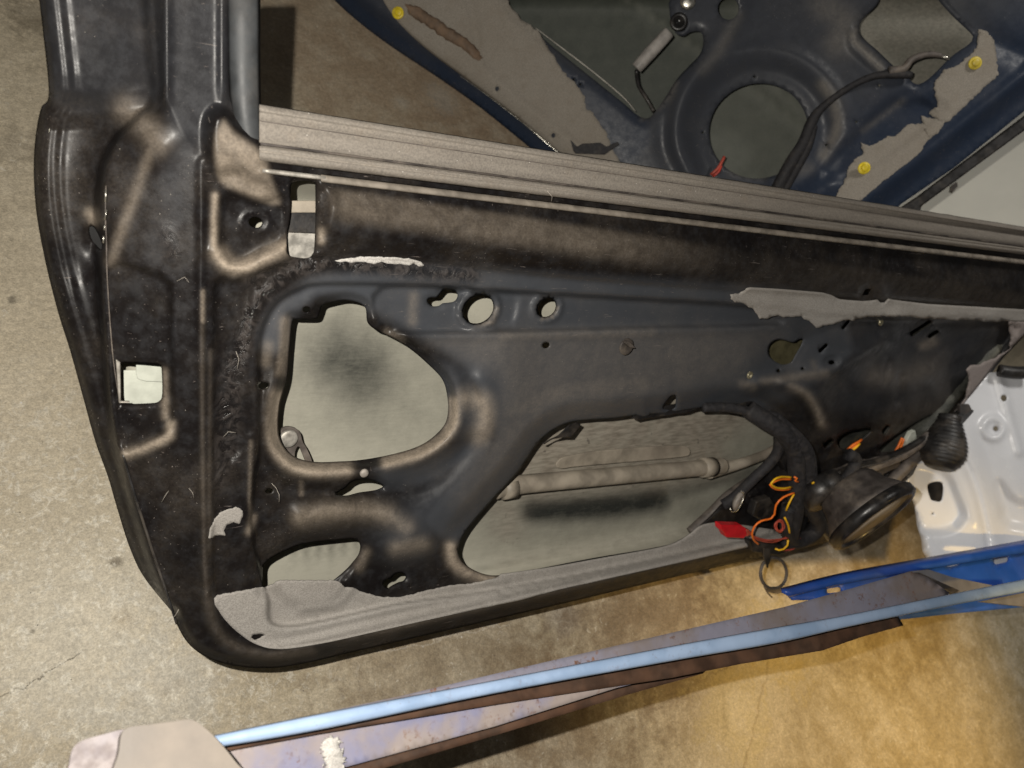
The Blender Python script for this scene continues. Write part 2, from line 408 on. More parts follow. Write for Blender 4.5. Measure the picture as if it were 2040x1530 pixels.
def floor_mat():
    n = N('concrete'); ob = n.tc.outputs['Object']
    a = n.noise(3.2, 6, .62); b = n.noise(16, 6, .7, .4); c = n.noise(70, 6, .75); f = n.noise(420, 3, .7)
    col = n.mix(n.ramp(a, .33, .67), (.36, .30, .205), (.48, .415, .30)); g2 = n.noise(170, 5, .75)
    def dist(px, py, r, wob=.5):
        p = FLOOR.pt(px, py); v = n.new('ShaderNodeVectorMath', operation='DISTANCE'); n.lk(ob, v.inputs[0]); v.inputs[1].default_value = tuple(p)
        d = n.math('ADD', v.outputs['Value'], n.math('MULTIPLY', n.math('SUBTRACT', n.math('ADD', n.math('MULTIPLY', c, .5), n.math('MULTIPLY', b, .5)), .5), r*wob*4)); return d
    # rough bright scoured zones, dull scuffed brown zone, flaked ochre zone
    def zone(px, py, r, colr, s, soft=.5, wob=.5):
        nonlocal col
        col = n.mix(n.ramp(dist(px, py, r, wob), r*soft, r, s, 0), col, colr)
    zone(60, 1100, .30, (.52, .47, .37), .45, .3); zone(170, 1260, .17, (.70, .65, .54), .6, .2); zone(330, 1390, .10, (.60, .57, .50), .5, .2)
    zone(20, 200, .75, (.62, .54, .40), .7, .3); zone(30, 640, .4, (.55, .48, .36), .5, .3); zone(860, 150, .34, (.44, .335, .23), .8, .3); zone(640, 90, .36, (.46, .355, .245), .8, .3); zone(1000, 250, .3, (.42, .315, .215), .8, .3)  # upper floor painted lighter to make up for flash falloff
    zone(880, 195, .05, (.55, .50, .42), .6, .2, 1.); zone(800, 205, .025, (.55, .50, .42), .6, .2, 1.)
    zone(1120, 1225, .045, (.52, .50, .46), .55, .2, .8)
    zone(900, 1330, .24, (.27, .205, .13), .7, .4); zone(1300, 1230, .24, (.22, .16, .105), .75, .4); zone(1100, 1480, .16, (.30, .21, .12), .6, .3); zone(1750, 1100, .35, (.24, .175, .12), .7, .3)
    zone(1900, 1400, .50, (.40, .31, .15), .6, .35); zone(1460, 1420, .10, (.58, .49, .30), .65, .3, 1.8); zone(1540, 1280, .09, (.58, .47, .25), .6, .3, 1.8)
    zone(228, 1122, .011, (.12, .095, .065), .7, .2, .9); zone(240, 1235, .018, (.30, .23, .14), .6, .2, 1.1); zone(330, 1385, .010, (.22, .18, .13), .5, .2, 1.)
    zone(25, 598, .008, (.13, .11, .08), .8, .3); zone(1745, 1050, .008, (.07, .05, .035), .8, .3); zone(1165, 1252, .008, (.15, .11, .07), .6, .2, 1.)
    zone(65, 1258, .0035, (.10, .085, .06), .7, .2)
    zone(60, 30, .05, (.16, .13, .09), .5, .2, .9); zone(30, 290, .05, (.17, .14, .10), .4, .2, .9)
    # cracks and scratches
    def crack(p, q, w, colr, s):
        nonlocal col
        A, B = FLOOR.pt(*p), FLOOR.pt(*q); t = nrm(B-A); L = np.linalg.norm(B-A); nn = np.cross(t, (0, 0, 1))
        v = n.new('ShaderNodeVectorMath', operation='SUBTRACT'); n.lk(ob, v.inputs[0]); v.inputs[1].default_value = tuple(A)
        def dot(ax):
            d = n.new('ShaderNodeVectorMath', operation='DOT_PRODUCT'); n.lk(v.outputs[0], d.inputs[0]); d.inputs[1].default_value = tuple(ax); return d.outputs['Value']
        x, y = dot(t), dot(nn); y = n.math('ADD', y, n.math('MULTIPLY', n.math('SUBTRACT', b, .5), .05))
        m = n.ramp(n.math('ABSOLUTE', y), 0, w, s, 0); m = n.math('MULTIPLY', m, n.ramp(x, 0, .01)); m = n.math('MULTIPLY', m, n.ramp(x, L-.01, L, 1, 0))
        col = n.mix(m, col, colr)
    crack((-40, 1420), (170, 1290), .0016, (.10, .085, .06), .8); crack((680, 1312), (1020, 1245), .0022, (.55, .50, .42), .55)
    crack((1550, 1225), (1480, 1560), .004, (.22, .15, .07), .45); crack((1300, 1420), (1500, 1290), .002, (.14, .1, .06), .5)
    crack((420, 1420), (520, 1330), .0014, (.52, .48, .4), .5); crack((0, 900), (75, 830), .0014, (.5, .46, .38), .5)
    col = n.mix(n.ramp(b, .40, .72, 0, .45), col, (.56, .50, .39)); col = n.mix(n.ramp(n.noise(26, 6, .74, .5), .57, .76, 0, .35), col, (.22, .175, .115))
    big = n.noise(7, 7, .72, .6); col = n.mix(n.ramp(big, .56, .74, 0, .35), col, (.25, .195, .13))
    k = n.math('MULTIPLY', n.ramp(c, .32, .68, .89, 1.12), n.ramp(g2, .33, .68, .86, 1.18)); k = n.math('MULTIPLY', k, n.ramp(f, .3, .7, .86, 1.14))
    k = n.math('MULTIPLY', k, n.ramp(b, .3, .7, .92, 1.09))
    col = n.mix(n.math('MULTIPLY', n.ramp(dist(150, 1220, .34, .6), .1, .42, 1, 0), n.ramp(n.noise(60, 7, .8, .8), .50, .62, 0, .75)), col, (.74, .70, .60)); vm = n.new('ShaderNodeVectorMath', operation='SCALE'); n.lk(col, vm.inputs[0]); n.lk(k, vm.inputs['Scale']); col = vm.outputs[0]
    chip = n.math('MULTIPLY', n.ramp(n.noise(95, 4, .7, 1.), .62, .67), n.ramp(b, .42, .58)); col = n.mix(n.math('MULTIPLY', chip, .7), col, (.72, .67, .56))
    col = n.mix(n.ramp(n.voro(120), .03, .07, .8, 0), col, (.66, .62, .54)); col = n.mix(n.ramp(n.voro(47), .025, .05, .75, 0), col, (.06, .05, .04))
    col = n.mix(n.math('MULTIPLY', n.ramp(n.voro(33), .03, .06, 1, 0), n.ramp(a, .5, .6)), col, (.75, .72, .66))
    h = n.math('ADD', n.math('MULTIPLY', c, 1.2), n.math('MULTIPLY', f, .5)); h = n.math('ADD', h, b)
    return n.out(col, n.ramp(c, .3, .7, .42, .75), 0, h, .75, .0022, .4)
M['floor'] = floor_mat()

# ------------------------------------------------------------------ floor
o = mkmesh('floor', [(-7, -7, 0), (9, -7, 0), (9, 9, 0), (-7, 9, 0)], [(0, 1, 2, 3)], M['floor'], base=(0, 0, 0), smooth=False)
tag(o, kind='structure')
#PARTS
# ------------------------------------------------------------------ MAIN DOOR
LEFT = [(74, -45), (78, 0), (85, 60), (97, 185), (82, 215), (72, 262), (67, 330), (72, 420), (90, 520), (115, 620), (140, 700), (165, 790), (190, 880), (215, 950), (234, 1015), (258, 1090), (287, 1150), (345, 1222)]
BOT = [(345, 1222), (356, 1252), (378, 1285), (415, 1311), (470, 1327), (540, 1331), (610, 1321), (700, 1300), (800, 1277), (960, 1240), (1120, 1203), (1300, 1160), (1480, 1118), (1650, 1080)]
RIGHT = [(1730, 1045), (1800, 985), (1838, 905), (1872, 868), (1893, 838), (1945, 780), (2000, 712), (2060, 650)]
TOPR = [(2060, 506), (1700, 450), (1380, 405), (1100, 365), (700, 312), (520, 292), (517, 205), (516, -45)]
d_out = np.concatenate([cat(LEFT, 4, False)[:-1], cat(BOT, 4, False)[:-1], lin(RIGHT, 5, False), lin(TOPR, 6, False)[1:], lin([(516, -45), (74, -45)], 6, False)[1:-1]])
H_BIG1 = cat([(583, 640), (592, 636), (628, 635), (637, 622), (642, 609), (655, 604), (686, 598), (714, 603), (728, 614), (732, 642), (748, 657), (765, 664), (809, 689), (851, 724), (881, 756), (891, 790), (892, 823), (884, 848), (857, 875), (823, 893), (772, 907), (720, 916), (680, 919), (628, 920), (590, 911), (566, 890), (555, 858), (558, 806), (572, 754), (577, 693)], 3)
H_BIG2 = cat([(914, 1090), (931, 1055), (983, 994), (1031, 942), (1068, 888), (1090, 866), (1113, 851), (1141, 841), (1175, 837), (1223, 834), (1262, 829), (1285, 832), (1300, 826), (1330, 824), (1384, 815), (1443, 807), (1490, 808), (1520, 822), (1538, 850), (1541, 888), (1534, 912), (1500, 940), (1443, 997), (1400, 1042), (1350, 1078), (1300, 1092), (1180, 1112), (1050, 1137), (992, 1146), (960, 1142), (930, 1127), (916, 1110)], 3)
H_LOW = cat([(523, 1172), (523, 1150), (525, 1128), (537, 1114), (575, 1094), (609, 1083), (677, 1075), (706, 1074), (717, 1085), (714, 1104), (700, 1123), (688, 1136), (664, 1157), (640, 1172), (560, 1180), (530, 1180)], 3)
H_SLIT = cat([(670, 984), (688, 972), (700, 961), (716, 956), (740, 957), (763, 968), (748, 976), (715, 981), (690, 987)], 3)
H_KEY2 = cat([(765, 1168), (764, 1160), (771, 1154), (779, 1152), (785, 1146), (793, 1142), (804, 1143), (808, 1150), (803, 1157), (793, 1160), (783, 1165), (773, 1171)], 2)
H_KEY1 = cat([(852, 597), (859, 593), (870, 592), (876, 586), (884, 578), (897, 578), (909, 582), (911, 591), (905, 600), (892, 603), (882, 604), (874, 609), (862, 610), (854, 605)], 2)
H_LOCK = cat([(240, 726), (262, 723), (300, 725), (318, 728), (322, 740), (323, 785), (317, 799), (300, 803), (250, 804), (239, 797), (236, 760)], 3)
H_SLOT = cat([(582, 366), (592, 361), (612, 360), (626, 364), (628, 376), (628, 440), (626, 492), (622, 508), (612, 514), (590, 514), (576, 508), (571, 496), (571, 466), (576, 440), (579, 410), (579, 380)], 3)
H_TOOTH = cat([(1322, 813), (1328, 802), (1337, 791), (1346, 789), (1346, 803), (1344, 813), (1333, 817)], 2)
H_HAND = cat([(1531, 705), (1532, 690), (1541, 680), (1556, 676), (1580, 682), (1592, 676), (1600, 676), (1596, 689), (1586, 706), (1576, 722), (1558, 726), (1540, 717)], 3)
def slot(x0, y0, x1, y1, w):
    a = math.atan2(y1-y0, x1-x0); p = []
    for (cx, cy, s) in ((x1, y1, -1), (x0, y0, 1)):
        for k in range(7):
            t = a + s*math.pi/2 + s*0 + (math.pi*k/6); p.append((cx+w*math.cos(t), cy+w*math.sin(t)))
    return np.array(p)
H_LONG = cat([(1668, 884), (1672, 872), (1690, 861), (1712, 856), (1733, 853), (1736, 857), (1728, 866), (1716, 876), (1704, 886), (1690, 893), (1676, 893)], 3)
H_WIDE = cat([(1752, 898), (1770, 880), (1800, 860), (1830, 840), (1862, 826), (1880, 828), (1866, 842), (1846, 856), (1828, 880), (1800, 893), (1772, 900)], 3)
small = [ell(509, 443, 14, 11, 10), ell(525, 768, 11, 6.5, -12), ell(611, 617, 8.5, 7), ell(536, 978, 8, 5.5, -10), ell(953, 616, 32, 26, -38), ell(1089, 613, 20, 16, -45), ell(1088, 688, 7.5, 6, -20),
         slot(1680, 653, 1690, 641, 3.5), slot(1634, 699, 1646, 688, 3.5), slot(1818, 665, 1850, 644, 5.5), slot(1853, 670, 1866, 662, 4.5), slot(1762, 860, 1768, 852, 5), slot(1645, 888, 1655, 879, 4.5), ell(1657, 722, 6, 4, -10), ell(1551, 738, 3.5, 3), ell(1599, 734, 3, 2.5), np.array([(1717, 589), (1724, 576), (1736, 575), (1730, 588)]), cat([(178, 452), (186, 452), (196, 468), (203, 488), (200, 497), (190, 489), (180, 470)], 3)]
bigs = [H_BIG1, H_BIG2, H_LOW, H_SLIT, H_KEY2, H_KEY1, H_LOCK, H_SLOT, H_TOOTH, H_HAND, H_LONG, H_WIDE]
EDGE = [(300, -60), (312, 100), (318, 200), (290, 230), (250, 270), (222, 320), (211, 380), (209, 470), (213, 560), (222, 700), (238, 860), (262, 960), (300, 1085), (335, 1190), (350, 1240), (380, 1330)]
ex = cat(EDGE, 6, False)
RECESS = [(514, 900), (513, 720), (519, 660), (545, 606), (590, 576), (650, 563), (850, 567), (1000, 577), (1250, 592), (1480, 606), (1640, 628), (1760, 632), (2010, 640), (2000, 700), (1900, 830), (1700, 1010), (1500, 1075), (1000, 1175), (800, 1205), (560, 1250), (530, 1180), (500, 1060), (503, 960)]
STRIPR = [(742, 610), (760, 574), (850, 570), (1000, 580), (1250, 595), (1480, 610), (1560, 640), (1500, 648), (1300, 652), (1000, 660), (820, 663), (765, 655)]
OUTER = [(424, 1000), (424, 700), (430, 560), (460, 560), (520, 540), (640, 508), (860, 522), (1100, 550), (1400, 574), (2060, 618), (2060, 690), (1900, 850), (1700, 1030), (1500, 1080), (1200, 1148), (960, 1203), (800, 1240), (640, 1276), (560, 1292), (500, 1286), (455, 1264), (432, 1225), (425, 1150)]
def door_h(P):
    x, y = P[:, 0], P[:, 1]
    e = np.interp(y, ex[:, 1], ex[:, 0]); c = np.interp(y, [-60, 200, 300, 420, 1100, 1250, 1330], [330, 330, 385, 405, 405, 415, 440])
    t = np.clip((c-x)/np.maximum(c-e, 12), 0, 1)
    drop = np.interp(y, [-60, 150, 300, 1000, 1200, 1300], [18, 18, 24, 30, 18, 4])
    h = -drop*(t**1.15)
    left = np.clip(e-x, 0, None)
    deep = np.interp(y, [-60, 180, 260, 900, 1200, 1300], [8, 10, 26, 26, 12, 3])
    h -= deep*sm(left, 2, 26) + left*.16
    # rolled rails of the outermost edge
    o1 = segd(P, cat(LEFT, 12, False), False)
    h += 2.2*np.exp(-((o1-28)/8)**2)*(x < e+10) + 1.6*np.exp(-((o1-52)/8)**2)*(x < e+5) - 9*(1-sm(o1, 0, 16))*(x < e+30)
    # pillar top: ribs
    top = sm(-y, -235, -160)
    h += top*(3*np.exp(-((x-332)/8)**2) + 9*sm(x, 318, 336)*(x < 500)*0 + 3.5*np.exp(-((x-443)/9)**2) - 9*sm(x, 452, 464))
    h -= top*1.5*np.exp(-((x-210-(y)*.1)/60)**2)
    # facet under the pillar and the hollow at its left
    h += 6*gl(P, [(245, 215), (280, 250), (320, 290)], 34) - 5*gl(P, [(180, 250), (150, 380), (160, 520)], 46)
    h -= 12*np.exp(-(((x-192)/22)**2 + ((y-470)/40)**2))
    # lock pocket on the shut face
    h -= 5*reg(P, [(214, 540), (320, 548), (338, 562), (341, 640), (343, 840), (330, 858), (250, 900), (236, 880), (225, 760)], 6)
    h += 2*gl(P, [(244, 905), (300, 885), (340, 865)], 9)
    h -= 3*(1-sm(np.abs(rim(P, H_LOCK)), 0, 9))
    # ridge round the corner, vertical channel
    h += 3.0*gl(P, [(402, 320), (400, 600), (403, 900), (408, 1150), (420, 1240), (462, 1292), (560, 1306)], 8)
    h -= 5.5*reg(P, OUTER, 6)
    h += 2.2*gl(P, [(500, 870), (498, 1000), (512, 1040), (490, 1100), (482, 1160)], 7)
    h -= 3.5*reg(P, [(440, 560), (500, 560), (480, 760), (478, 900), (440, 900), (432, 700)], 9)
    # mirror corner dish
    h += 16*sm(sdp(P, cat([(432, 230), (520, 290), (650, 320), (1400, 400), (2060, 500), (2060, 560), (1400, 455), (700, 372), (640, 368), (590, 380), (545, 370), (470, 330), (430, 330)], 12)), -26, 8)*sm(-y, -420, -300)*sm(-x, -640, -500)
    h -= 8*reg(P, [(444, 395), (520, 400), (566, 395), (572, 470), (560, 490), (520, 505), (485, 522), (445, 512)], 12)
    h += 4*gl(P, [(428, 500), (450, 530), (490, 538), (530, 512), (575, 494)], 17)
    h += 1.5*np.exp(-((np.hypot((x-509)/1.25, y-443)-22)/4)**2)
    h += 3*gl(P, [(520, 345), (545, 375), (556, 405)], 7)
    # belt beam
    bb = [(655, 384), (1000, 425), (1400, 470), (2080, 552), (2080, 606), (1400, 560), (1100, 536), (850, 508), (650, 492), (640, 470), (640, 400)]
    h += 11*sm(sdp(P, cat(bb, 12)), -14, 40)
    h += 4*gl(P, [(640, 364), (665, 395), (655, 450)], 12)
    h -= 1.5*gl(P, [(1480, 508), (1760, 520), (2040, 560)], 10)
    h += 5*np.exp(-(((x-1764)/12)**2+((y-580)/16)**2)); h -= 3*np.exp(-(((x-1735)/16)**2+((y-580)/10)**2))
    # main recess with its crisp upper edge
    d = sdp(P, cat(RECESS, 10)); h -= 13*sm(d, -4, 9)
    h -= 8*reg(P, STRIPR, 7)
    h += 3*gl(P, [(790, 668), (1000, 668), (1300, 660), (1540, 655)], 12)
    h -= 4*reg(P, [(985, 585), (1030, 587), (1018, 650), (985, 650)], 8)
    # openings: rolled rims
    d1 = rim(P, H_BIG1, 140); w1 = sm(y, 700, 800)
    h += (5*w1+1.5)*np.exp(-((d1-26)/15)**2)*(d1 > -1) - (9+3*w1)*(1-sm(d1, 0, 20))
    h -= 5*np.exp(-((d1-62)/14)**2)*sm(x+y, 1300, 1560)*(1-sm(x-y, 100, 200))
    d2 = rim(P, H_BIG2); up2 = 1-sm(y-(1160-x*.1), -60, 30)
    h -= 13*(1-sm(d2, 0, 44))*up2 + 3*(1-sm(d2, 0, 8))
    h += 4*gl(P, [(908, 1090), (925, 1130), (965, 1155), (1000, 1158)], 12)
    d3 = rim(P, H_LOW); h -= 5*(1-sm(d3, 0, 22)); h += 3*gl(P, [(725, 1080), (722, 1110), (690, 1155)], 10)
    # swages in the lower web
    h += 9*gl(P, [(600, 1030), (660, 1022), (730, 1018), (780, 1030), (812, 1062)], 26)
    h += 6*gl(P, [(790, 1090), (845, 1084)], 20)
    h += 6*gl(P, [(960, 760), (965, 800), (958, 850)], 24)
    h += 10*gl(P, [(1000, 700), (1000, 800), (930, 930), (850, 1040)], 60)
    h -= 6*gl(P, [(720, 1000), (860, 970), (960, 880)], 20)
    h -= 4*gl(P, [(700, 1135), (840, 1140)], 24)
    h -= 4*(1-sm(rim(P, H_SLIT), 0, 12))
    for q, wq in ((H_KEY1, 10), (H_KEY2, 10), (H_TOOTH, 7), (H_HAND, 16), (H_LONG, 10), (H_WIDE, 10), (H_SLOT, 9)):
        h -= 3*(1-sm(rim(P, q), 0, wq))
    for (cx, cy, rx, ry, an, hh) in ((953, 616, 32, 26, -38, 6), (1089, 613, 20, 16, -45, 4)):
        q = rim(P, ell(cx, cy, rx, ry, an)); h += hh*np.exp(-((q-9)/6)**2) - 2*(1-sm(q, 0, 5))
    # hinge end: deep pocket and swages
    h -= 16*reg(P, [(1500, 790), (1640, 800), (1780, 660), (1870, 660), (2000, 680), (1900, 830), (1700, 980), (1560, 960), (1560, 850)], 34)
    h += 8*gl(P, [(1510, 762), (1600, 748), (1650, 742), (1700, 715), (1760, 680)], 15)
    h += 9*gl(P, [(1560, 765), (1610, 785), (1635, 840)], 13)
    h += 3*np.exp(-((np.hypot((x-1657)/1.15, y-722)-18)/6)**2)
    h += 6*gl(P, [(1790, 640), (1780, 690), (1760, 780)], 22) - 5*gl(P, [(1770, 720), (1762, 760)], 7) - 6*gl(P, [(1795, 750), (1788, 800)], 8)
    h += 7*gl(P, [(1700, 760), (1850, 750), (1960, 660)], 26)
    h -= 5*(1-sm(rim(P, H_HAND), 6, 44))
    # bottom hem
    bd = segd(P, cat(BOT, 12, False), False)
    h += 3.5*np.exp(-((bd-30)/9)**2)*sm(x, 470, 620) - 8*(1-sm(bd, 0, 20))
    h -= 2.5*np.exp(-((bd-52)/9)**2)*sm(x, 470, 620)
    # right hem
    rd = segd(P, np.array(RIGHT, float), False); h -= 8*(1-sm(rd, 0, 14))
    return h
def door_a(P):
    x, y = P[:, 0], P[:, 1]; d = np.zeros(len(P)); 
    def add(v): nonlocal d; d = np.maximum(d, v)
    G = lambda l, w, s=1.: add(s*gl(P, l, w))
    # dust lying in the pressings, plus flash glare on ridges painted in tan
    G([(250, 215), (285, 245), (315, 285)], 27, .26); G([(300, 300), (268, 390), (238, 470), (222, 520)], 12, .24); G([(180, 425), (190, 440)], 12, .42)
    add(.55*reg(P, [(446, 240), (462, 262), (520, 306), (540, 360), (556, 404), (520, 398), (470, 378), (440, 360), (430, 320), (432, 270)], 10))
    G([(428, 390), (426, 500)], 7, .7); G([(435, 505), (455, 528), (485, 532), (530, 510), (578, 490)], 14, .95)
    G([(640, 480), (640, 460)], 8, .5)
    add(.24*sm(y-(340+.151*(x-520)), 6, 24)*(1-sm(y-(340+.151*(x-520)), 50, 92))*sm(x, 640, 690)*(1-.9*sm(x, 1150, 1500)))  # tan of the flash-lit belt top painted in
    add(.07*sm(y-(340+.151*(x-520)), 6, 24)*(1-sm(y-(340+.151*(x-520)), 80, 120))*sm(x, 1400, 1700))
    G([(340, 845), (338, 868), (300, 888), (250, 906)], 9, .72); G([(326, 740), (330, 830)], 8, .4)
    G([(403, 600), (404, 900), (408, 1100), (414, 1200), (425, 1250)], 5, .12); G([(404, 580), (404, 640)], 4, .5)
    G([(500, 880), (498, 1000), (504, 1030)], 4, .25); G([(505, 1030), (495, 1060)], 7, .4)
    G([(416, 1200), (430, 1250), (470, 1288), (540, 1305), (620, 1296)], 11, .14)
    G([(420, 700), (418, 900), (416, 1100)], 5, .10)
    # ring round the speaker opening, its flash-lit rim painted tan
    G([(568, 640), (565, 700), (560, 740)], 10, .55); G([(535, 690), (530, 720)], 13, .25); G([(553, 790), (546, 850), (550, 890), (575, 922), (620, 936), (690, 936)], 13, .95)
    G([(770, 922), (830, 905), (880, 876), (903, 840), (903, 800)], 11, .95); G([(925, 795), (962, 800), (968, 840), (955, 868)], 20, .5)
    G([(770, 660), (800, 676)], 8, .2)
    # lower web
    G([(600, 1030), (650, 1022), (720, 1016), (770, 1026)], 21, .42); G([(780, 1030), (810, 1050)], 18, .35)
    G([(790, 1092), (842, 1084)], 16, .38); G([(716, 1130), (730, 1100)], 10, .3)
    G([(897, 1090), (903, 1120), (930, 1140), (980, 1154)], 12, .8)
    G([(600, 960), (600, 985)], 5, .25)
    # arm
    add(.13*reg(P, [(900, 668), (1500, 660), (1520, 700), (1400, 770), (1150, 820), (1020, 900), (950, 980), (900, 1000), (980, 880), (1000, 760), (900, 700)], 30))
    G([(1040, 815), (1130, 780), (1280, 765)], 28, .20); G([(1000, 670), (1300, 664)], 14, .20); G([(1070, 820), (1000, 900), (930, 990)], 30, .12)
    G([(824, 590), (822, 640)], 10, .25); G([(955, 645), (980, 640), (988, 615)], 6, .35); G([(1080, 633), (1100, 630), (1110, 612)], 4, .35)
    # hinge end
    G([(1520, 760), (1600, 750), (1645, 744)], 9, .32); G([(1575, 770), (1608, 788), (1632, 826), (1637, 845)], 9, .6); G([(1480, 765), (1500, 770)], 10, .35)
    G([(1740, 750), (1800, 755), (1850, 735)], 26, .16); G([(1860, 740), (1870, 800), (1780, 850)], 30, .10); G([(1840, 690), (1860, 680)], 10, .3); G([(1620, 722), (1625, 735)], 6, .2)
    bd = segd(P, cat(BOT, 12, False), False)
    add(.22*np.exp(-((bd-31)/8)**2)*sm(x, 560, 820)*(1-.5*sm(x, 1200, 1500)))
    # blue-grey clean paint inside the sealed area, brown-black outside
    nv = reg(P, [(516, 690), (520, 650), (545, 606), (590, 576), (640, 545), (850, 530), (1100, 548), (1480, 572), (1640, 600), (1700, 700), (1560, 800), (1400, 830), (1120, 860), (1000, 990), (920, 1080), (840, 1040), (900, 960), (980, 880), (940, 760), (880, 700), (740, 620), (640, 590), (580, 640), (560, 700)], 18)
    nv = np.maximum(nv, .75*gl(P, [(900, 760), (960, 900), (860, 1030), (800, 1060)], 50)); nv = np.maximum(nv, .9*gl(P, [(940, 890), (850, 940), (770, 950)], 22))
    nv = np.maximum(nv, .25*reg(P, [(330, -60), (515, -60), (515, 200), (430, 220), (400, 300), (340, 500), (290, 500), (330, 300)], 20))
    nv = np.maximum(nv, .22*reg(P, [(70, -60), (330, -60), (320, 190), (100, 200)], 14)); nv = np.maximum(nv, .4*reg(P, [(1500, 640), (2000, 640), (1900, 800), (1600, 800)], 30))
    nv = np.maximum(nv, .5*np.exp(-(((x-1764)/14)**2+((y-580)/18)**2)))
    # sealer
    b = np.maximum(gl(P, [(480, 720), (492, 650), (520, 592), (570, 548), (640, 528), (760, 534), (880, 545), (940, 548)], 17), .8*gl(P, [(500, 560), (560, 530), (640, 512)], 12))
    b = np.maximum(b, .8*gl(P, [(470, 720), (462, 760), (455, 840), (448, 900)], 24)); b = np.maximum(b, .7*gl(P, [(445, 890), (440, 960)], 16)); b = np.maximum(b, .5*gl(P, [(330, 460), (345, 500)], 16))
    return np.clip(np.stack([d, nv, b], 1), 0, 1)
door_base = DOOR.pt(560, 1329, -.012)
door = thing('car_door_shell', 'large black stripped car door shell with torn grey lining, leaning in the foreground', 'car door', door_base)
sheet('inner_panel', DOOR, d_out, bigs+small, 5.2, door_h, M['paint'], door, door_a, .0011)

# outer skin, 10 cm behind, meeting the inner panel along the hem
skin_out = np.concatenate([lin([(104, -45), (110, 60), (122, 190), (100, 240), (92, 330), (97, 420), (115, 520), (165, 700), (215, 880), (262, 1020), (285, 1090), (320, 1150), (362, 1222)], 12, False)[:-1],
    cat([(362, 1222), (372, 1248), (400, 1285), (440, 1305), (490, 1315), (540, 1317), (610, 1308), (800, 1264), (1120, 1190), (1480, 1104), (1640, 1070)], 12, False)[:-1],
    lin([(1725, 1030), (1790, 975), (1826, 903), (1885, 830), (1990, 706), (2055, 645), (2055, 540), (1700, 480), (1100, 390), (700, 335), (540, 315), (500, 280), (470, 200), (440, -45)], 14, False)[:-1]])
def skin_h(P):
    x = P[:, 0]; d = sdp(P, skin_out)
    e0 = np.interp(x, [60, 200, 420, 700, 2060], [-72, -72, -30, -24, -24])
    h = e0 + (-104 - e0)*sm(d, 2, 90)
    h += 5*gl(P, [(930, 1135), (1200, 1085), (1380, 1050)], 6) - 5*sm(P[:, 1]-(1140-(P[:, 0]-930)*.19), -6, 6)*0
    return h
def skin_a(P):
    x, y = P[:, 0], P[:, 1]
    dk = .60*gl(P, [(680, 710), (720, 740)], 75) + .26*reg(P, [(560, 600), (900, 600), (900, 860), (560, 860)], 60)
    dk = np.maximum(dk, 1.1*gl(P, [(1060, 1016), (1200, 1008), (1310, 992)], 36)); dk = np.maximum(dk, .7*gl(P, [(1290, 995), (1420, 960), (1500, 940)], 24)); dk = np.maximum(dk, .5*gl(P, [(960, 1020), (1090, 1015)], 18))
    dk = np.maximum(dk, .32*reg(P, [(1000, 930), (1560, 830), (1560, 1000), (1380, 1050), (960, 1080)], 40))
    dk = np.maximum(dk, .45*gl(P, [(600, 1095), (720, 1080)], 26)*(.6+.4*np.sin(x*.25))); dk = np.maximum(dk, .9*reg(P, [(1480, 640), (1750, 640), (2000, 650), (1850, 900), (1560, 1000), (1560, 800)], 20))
    g = reg(P, [(980, 830), (1560, 780), (1440, 880), (1440, 950), (1000, 1000), (960, 990)], 26)
    g = np.maximum(g, .7*gl(P, [(1000, 990), (1010, 1050)], 36)); g = np.maximum(g, .35*gl(P, [(1000, 1125), (1390, 1060)], 24))
    b = gl(P, [(1540, 690), (1590, 700)], 30)
    return np.clip(np.stack([dk, g, b], 1), 0, 1)
sheet('outer_skin', DOOR, skin_out, [], 11, skin_h, M['skin'], door, skin_a, .0012)

# window weatherstrip: extruded profile along the sill
def band(name, x0, x1, rows, mat, parent, step=14, thick=.0014, wob=0.):
    """rows: (y at x=517, y at x=2060, height mm); the lines between them run straight along the sill"""
    xs = np.arange(x0, x1+1, step); co = []; fc = []
    m = len(rows)
    for i, xx in enumerate(xs):
        # sill lines sag a little in the photo: same curve for every row
        for (ya, yb, h) in rows:
            t = (xx-517)/(2060-517); y = ya+(yb-ya)*t - 7*math.sin(math.pi*t)*.0
            co.append(DOOR.pt(xx, y+wob*noise.noise(Vector((xx*.05, ya, 0))), h*.001))
    for i in range(len(xs)-1):
        for k in range(m-1): fc.append((i*m+k, i*m+k+1, (i+1)*m+k+1, (i+1)*m+k))
    o = mkmesh(name, co, fc, mat, parent)
    md = o.modifiers.new('thickness', 'SOLIDIFY'); md.thickness = thick; md.offset = -1; return o
def refine(rows, k=3):
    out = []
    for a, b in zip(rows[:-1], rows[1:]):
        for j in range(k):
            t = j/k; out.append(tuple(a[i]+(b[i]-a[i])*t for i in range(3)))
    out.append(rows[-1]); return out
ws = band('weatherstrip', 517, 2062, refine([(207, 455, 14), (209, 457, 20), (219, 462, 22), (221, 463, 22), (222.5, 464, 15), (226, 466, 15), (238, 471, 14.5), (240, 472, 13), (243, 473.5, 14.5), (266, 484, 14),  (283, 492, 16), (284.5, 492.8, 10), (289, 495, 9), (290.5, 495.7, 16), (299, 499, 19), (300, 499.5, 17), (302, 500.5, 17), (303, 501, 19.5), (312, 505, 19), (319, 509, 15), (321, 510, 6)], 1), M['strip'], door, wob=.8)
band('strip_groove', 519, 2062, [(283.5, 492.3, 16.6), (288.5, 494.8, 16.6)], M['plastic_dusty'], door, thick=.0006)
band('strip_groove', 519, 2062, [(239.5, 471.6, 15.4), (241.8, 472.8, 15.4)], M['hose'], door, thick=.0006)
band('sill_groove', 519, 2062, [(318, 508, 3), (322, 511, -2), (332, 518, -3), (336, 521, 2)], M['rubber'], door)
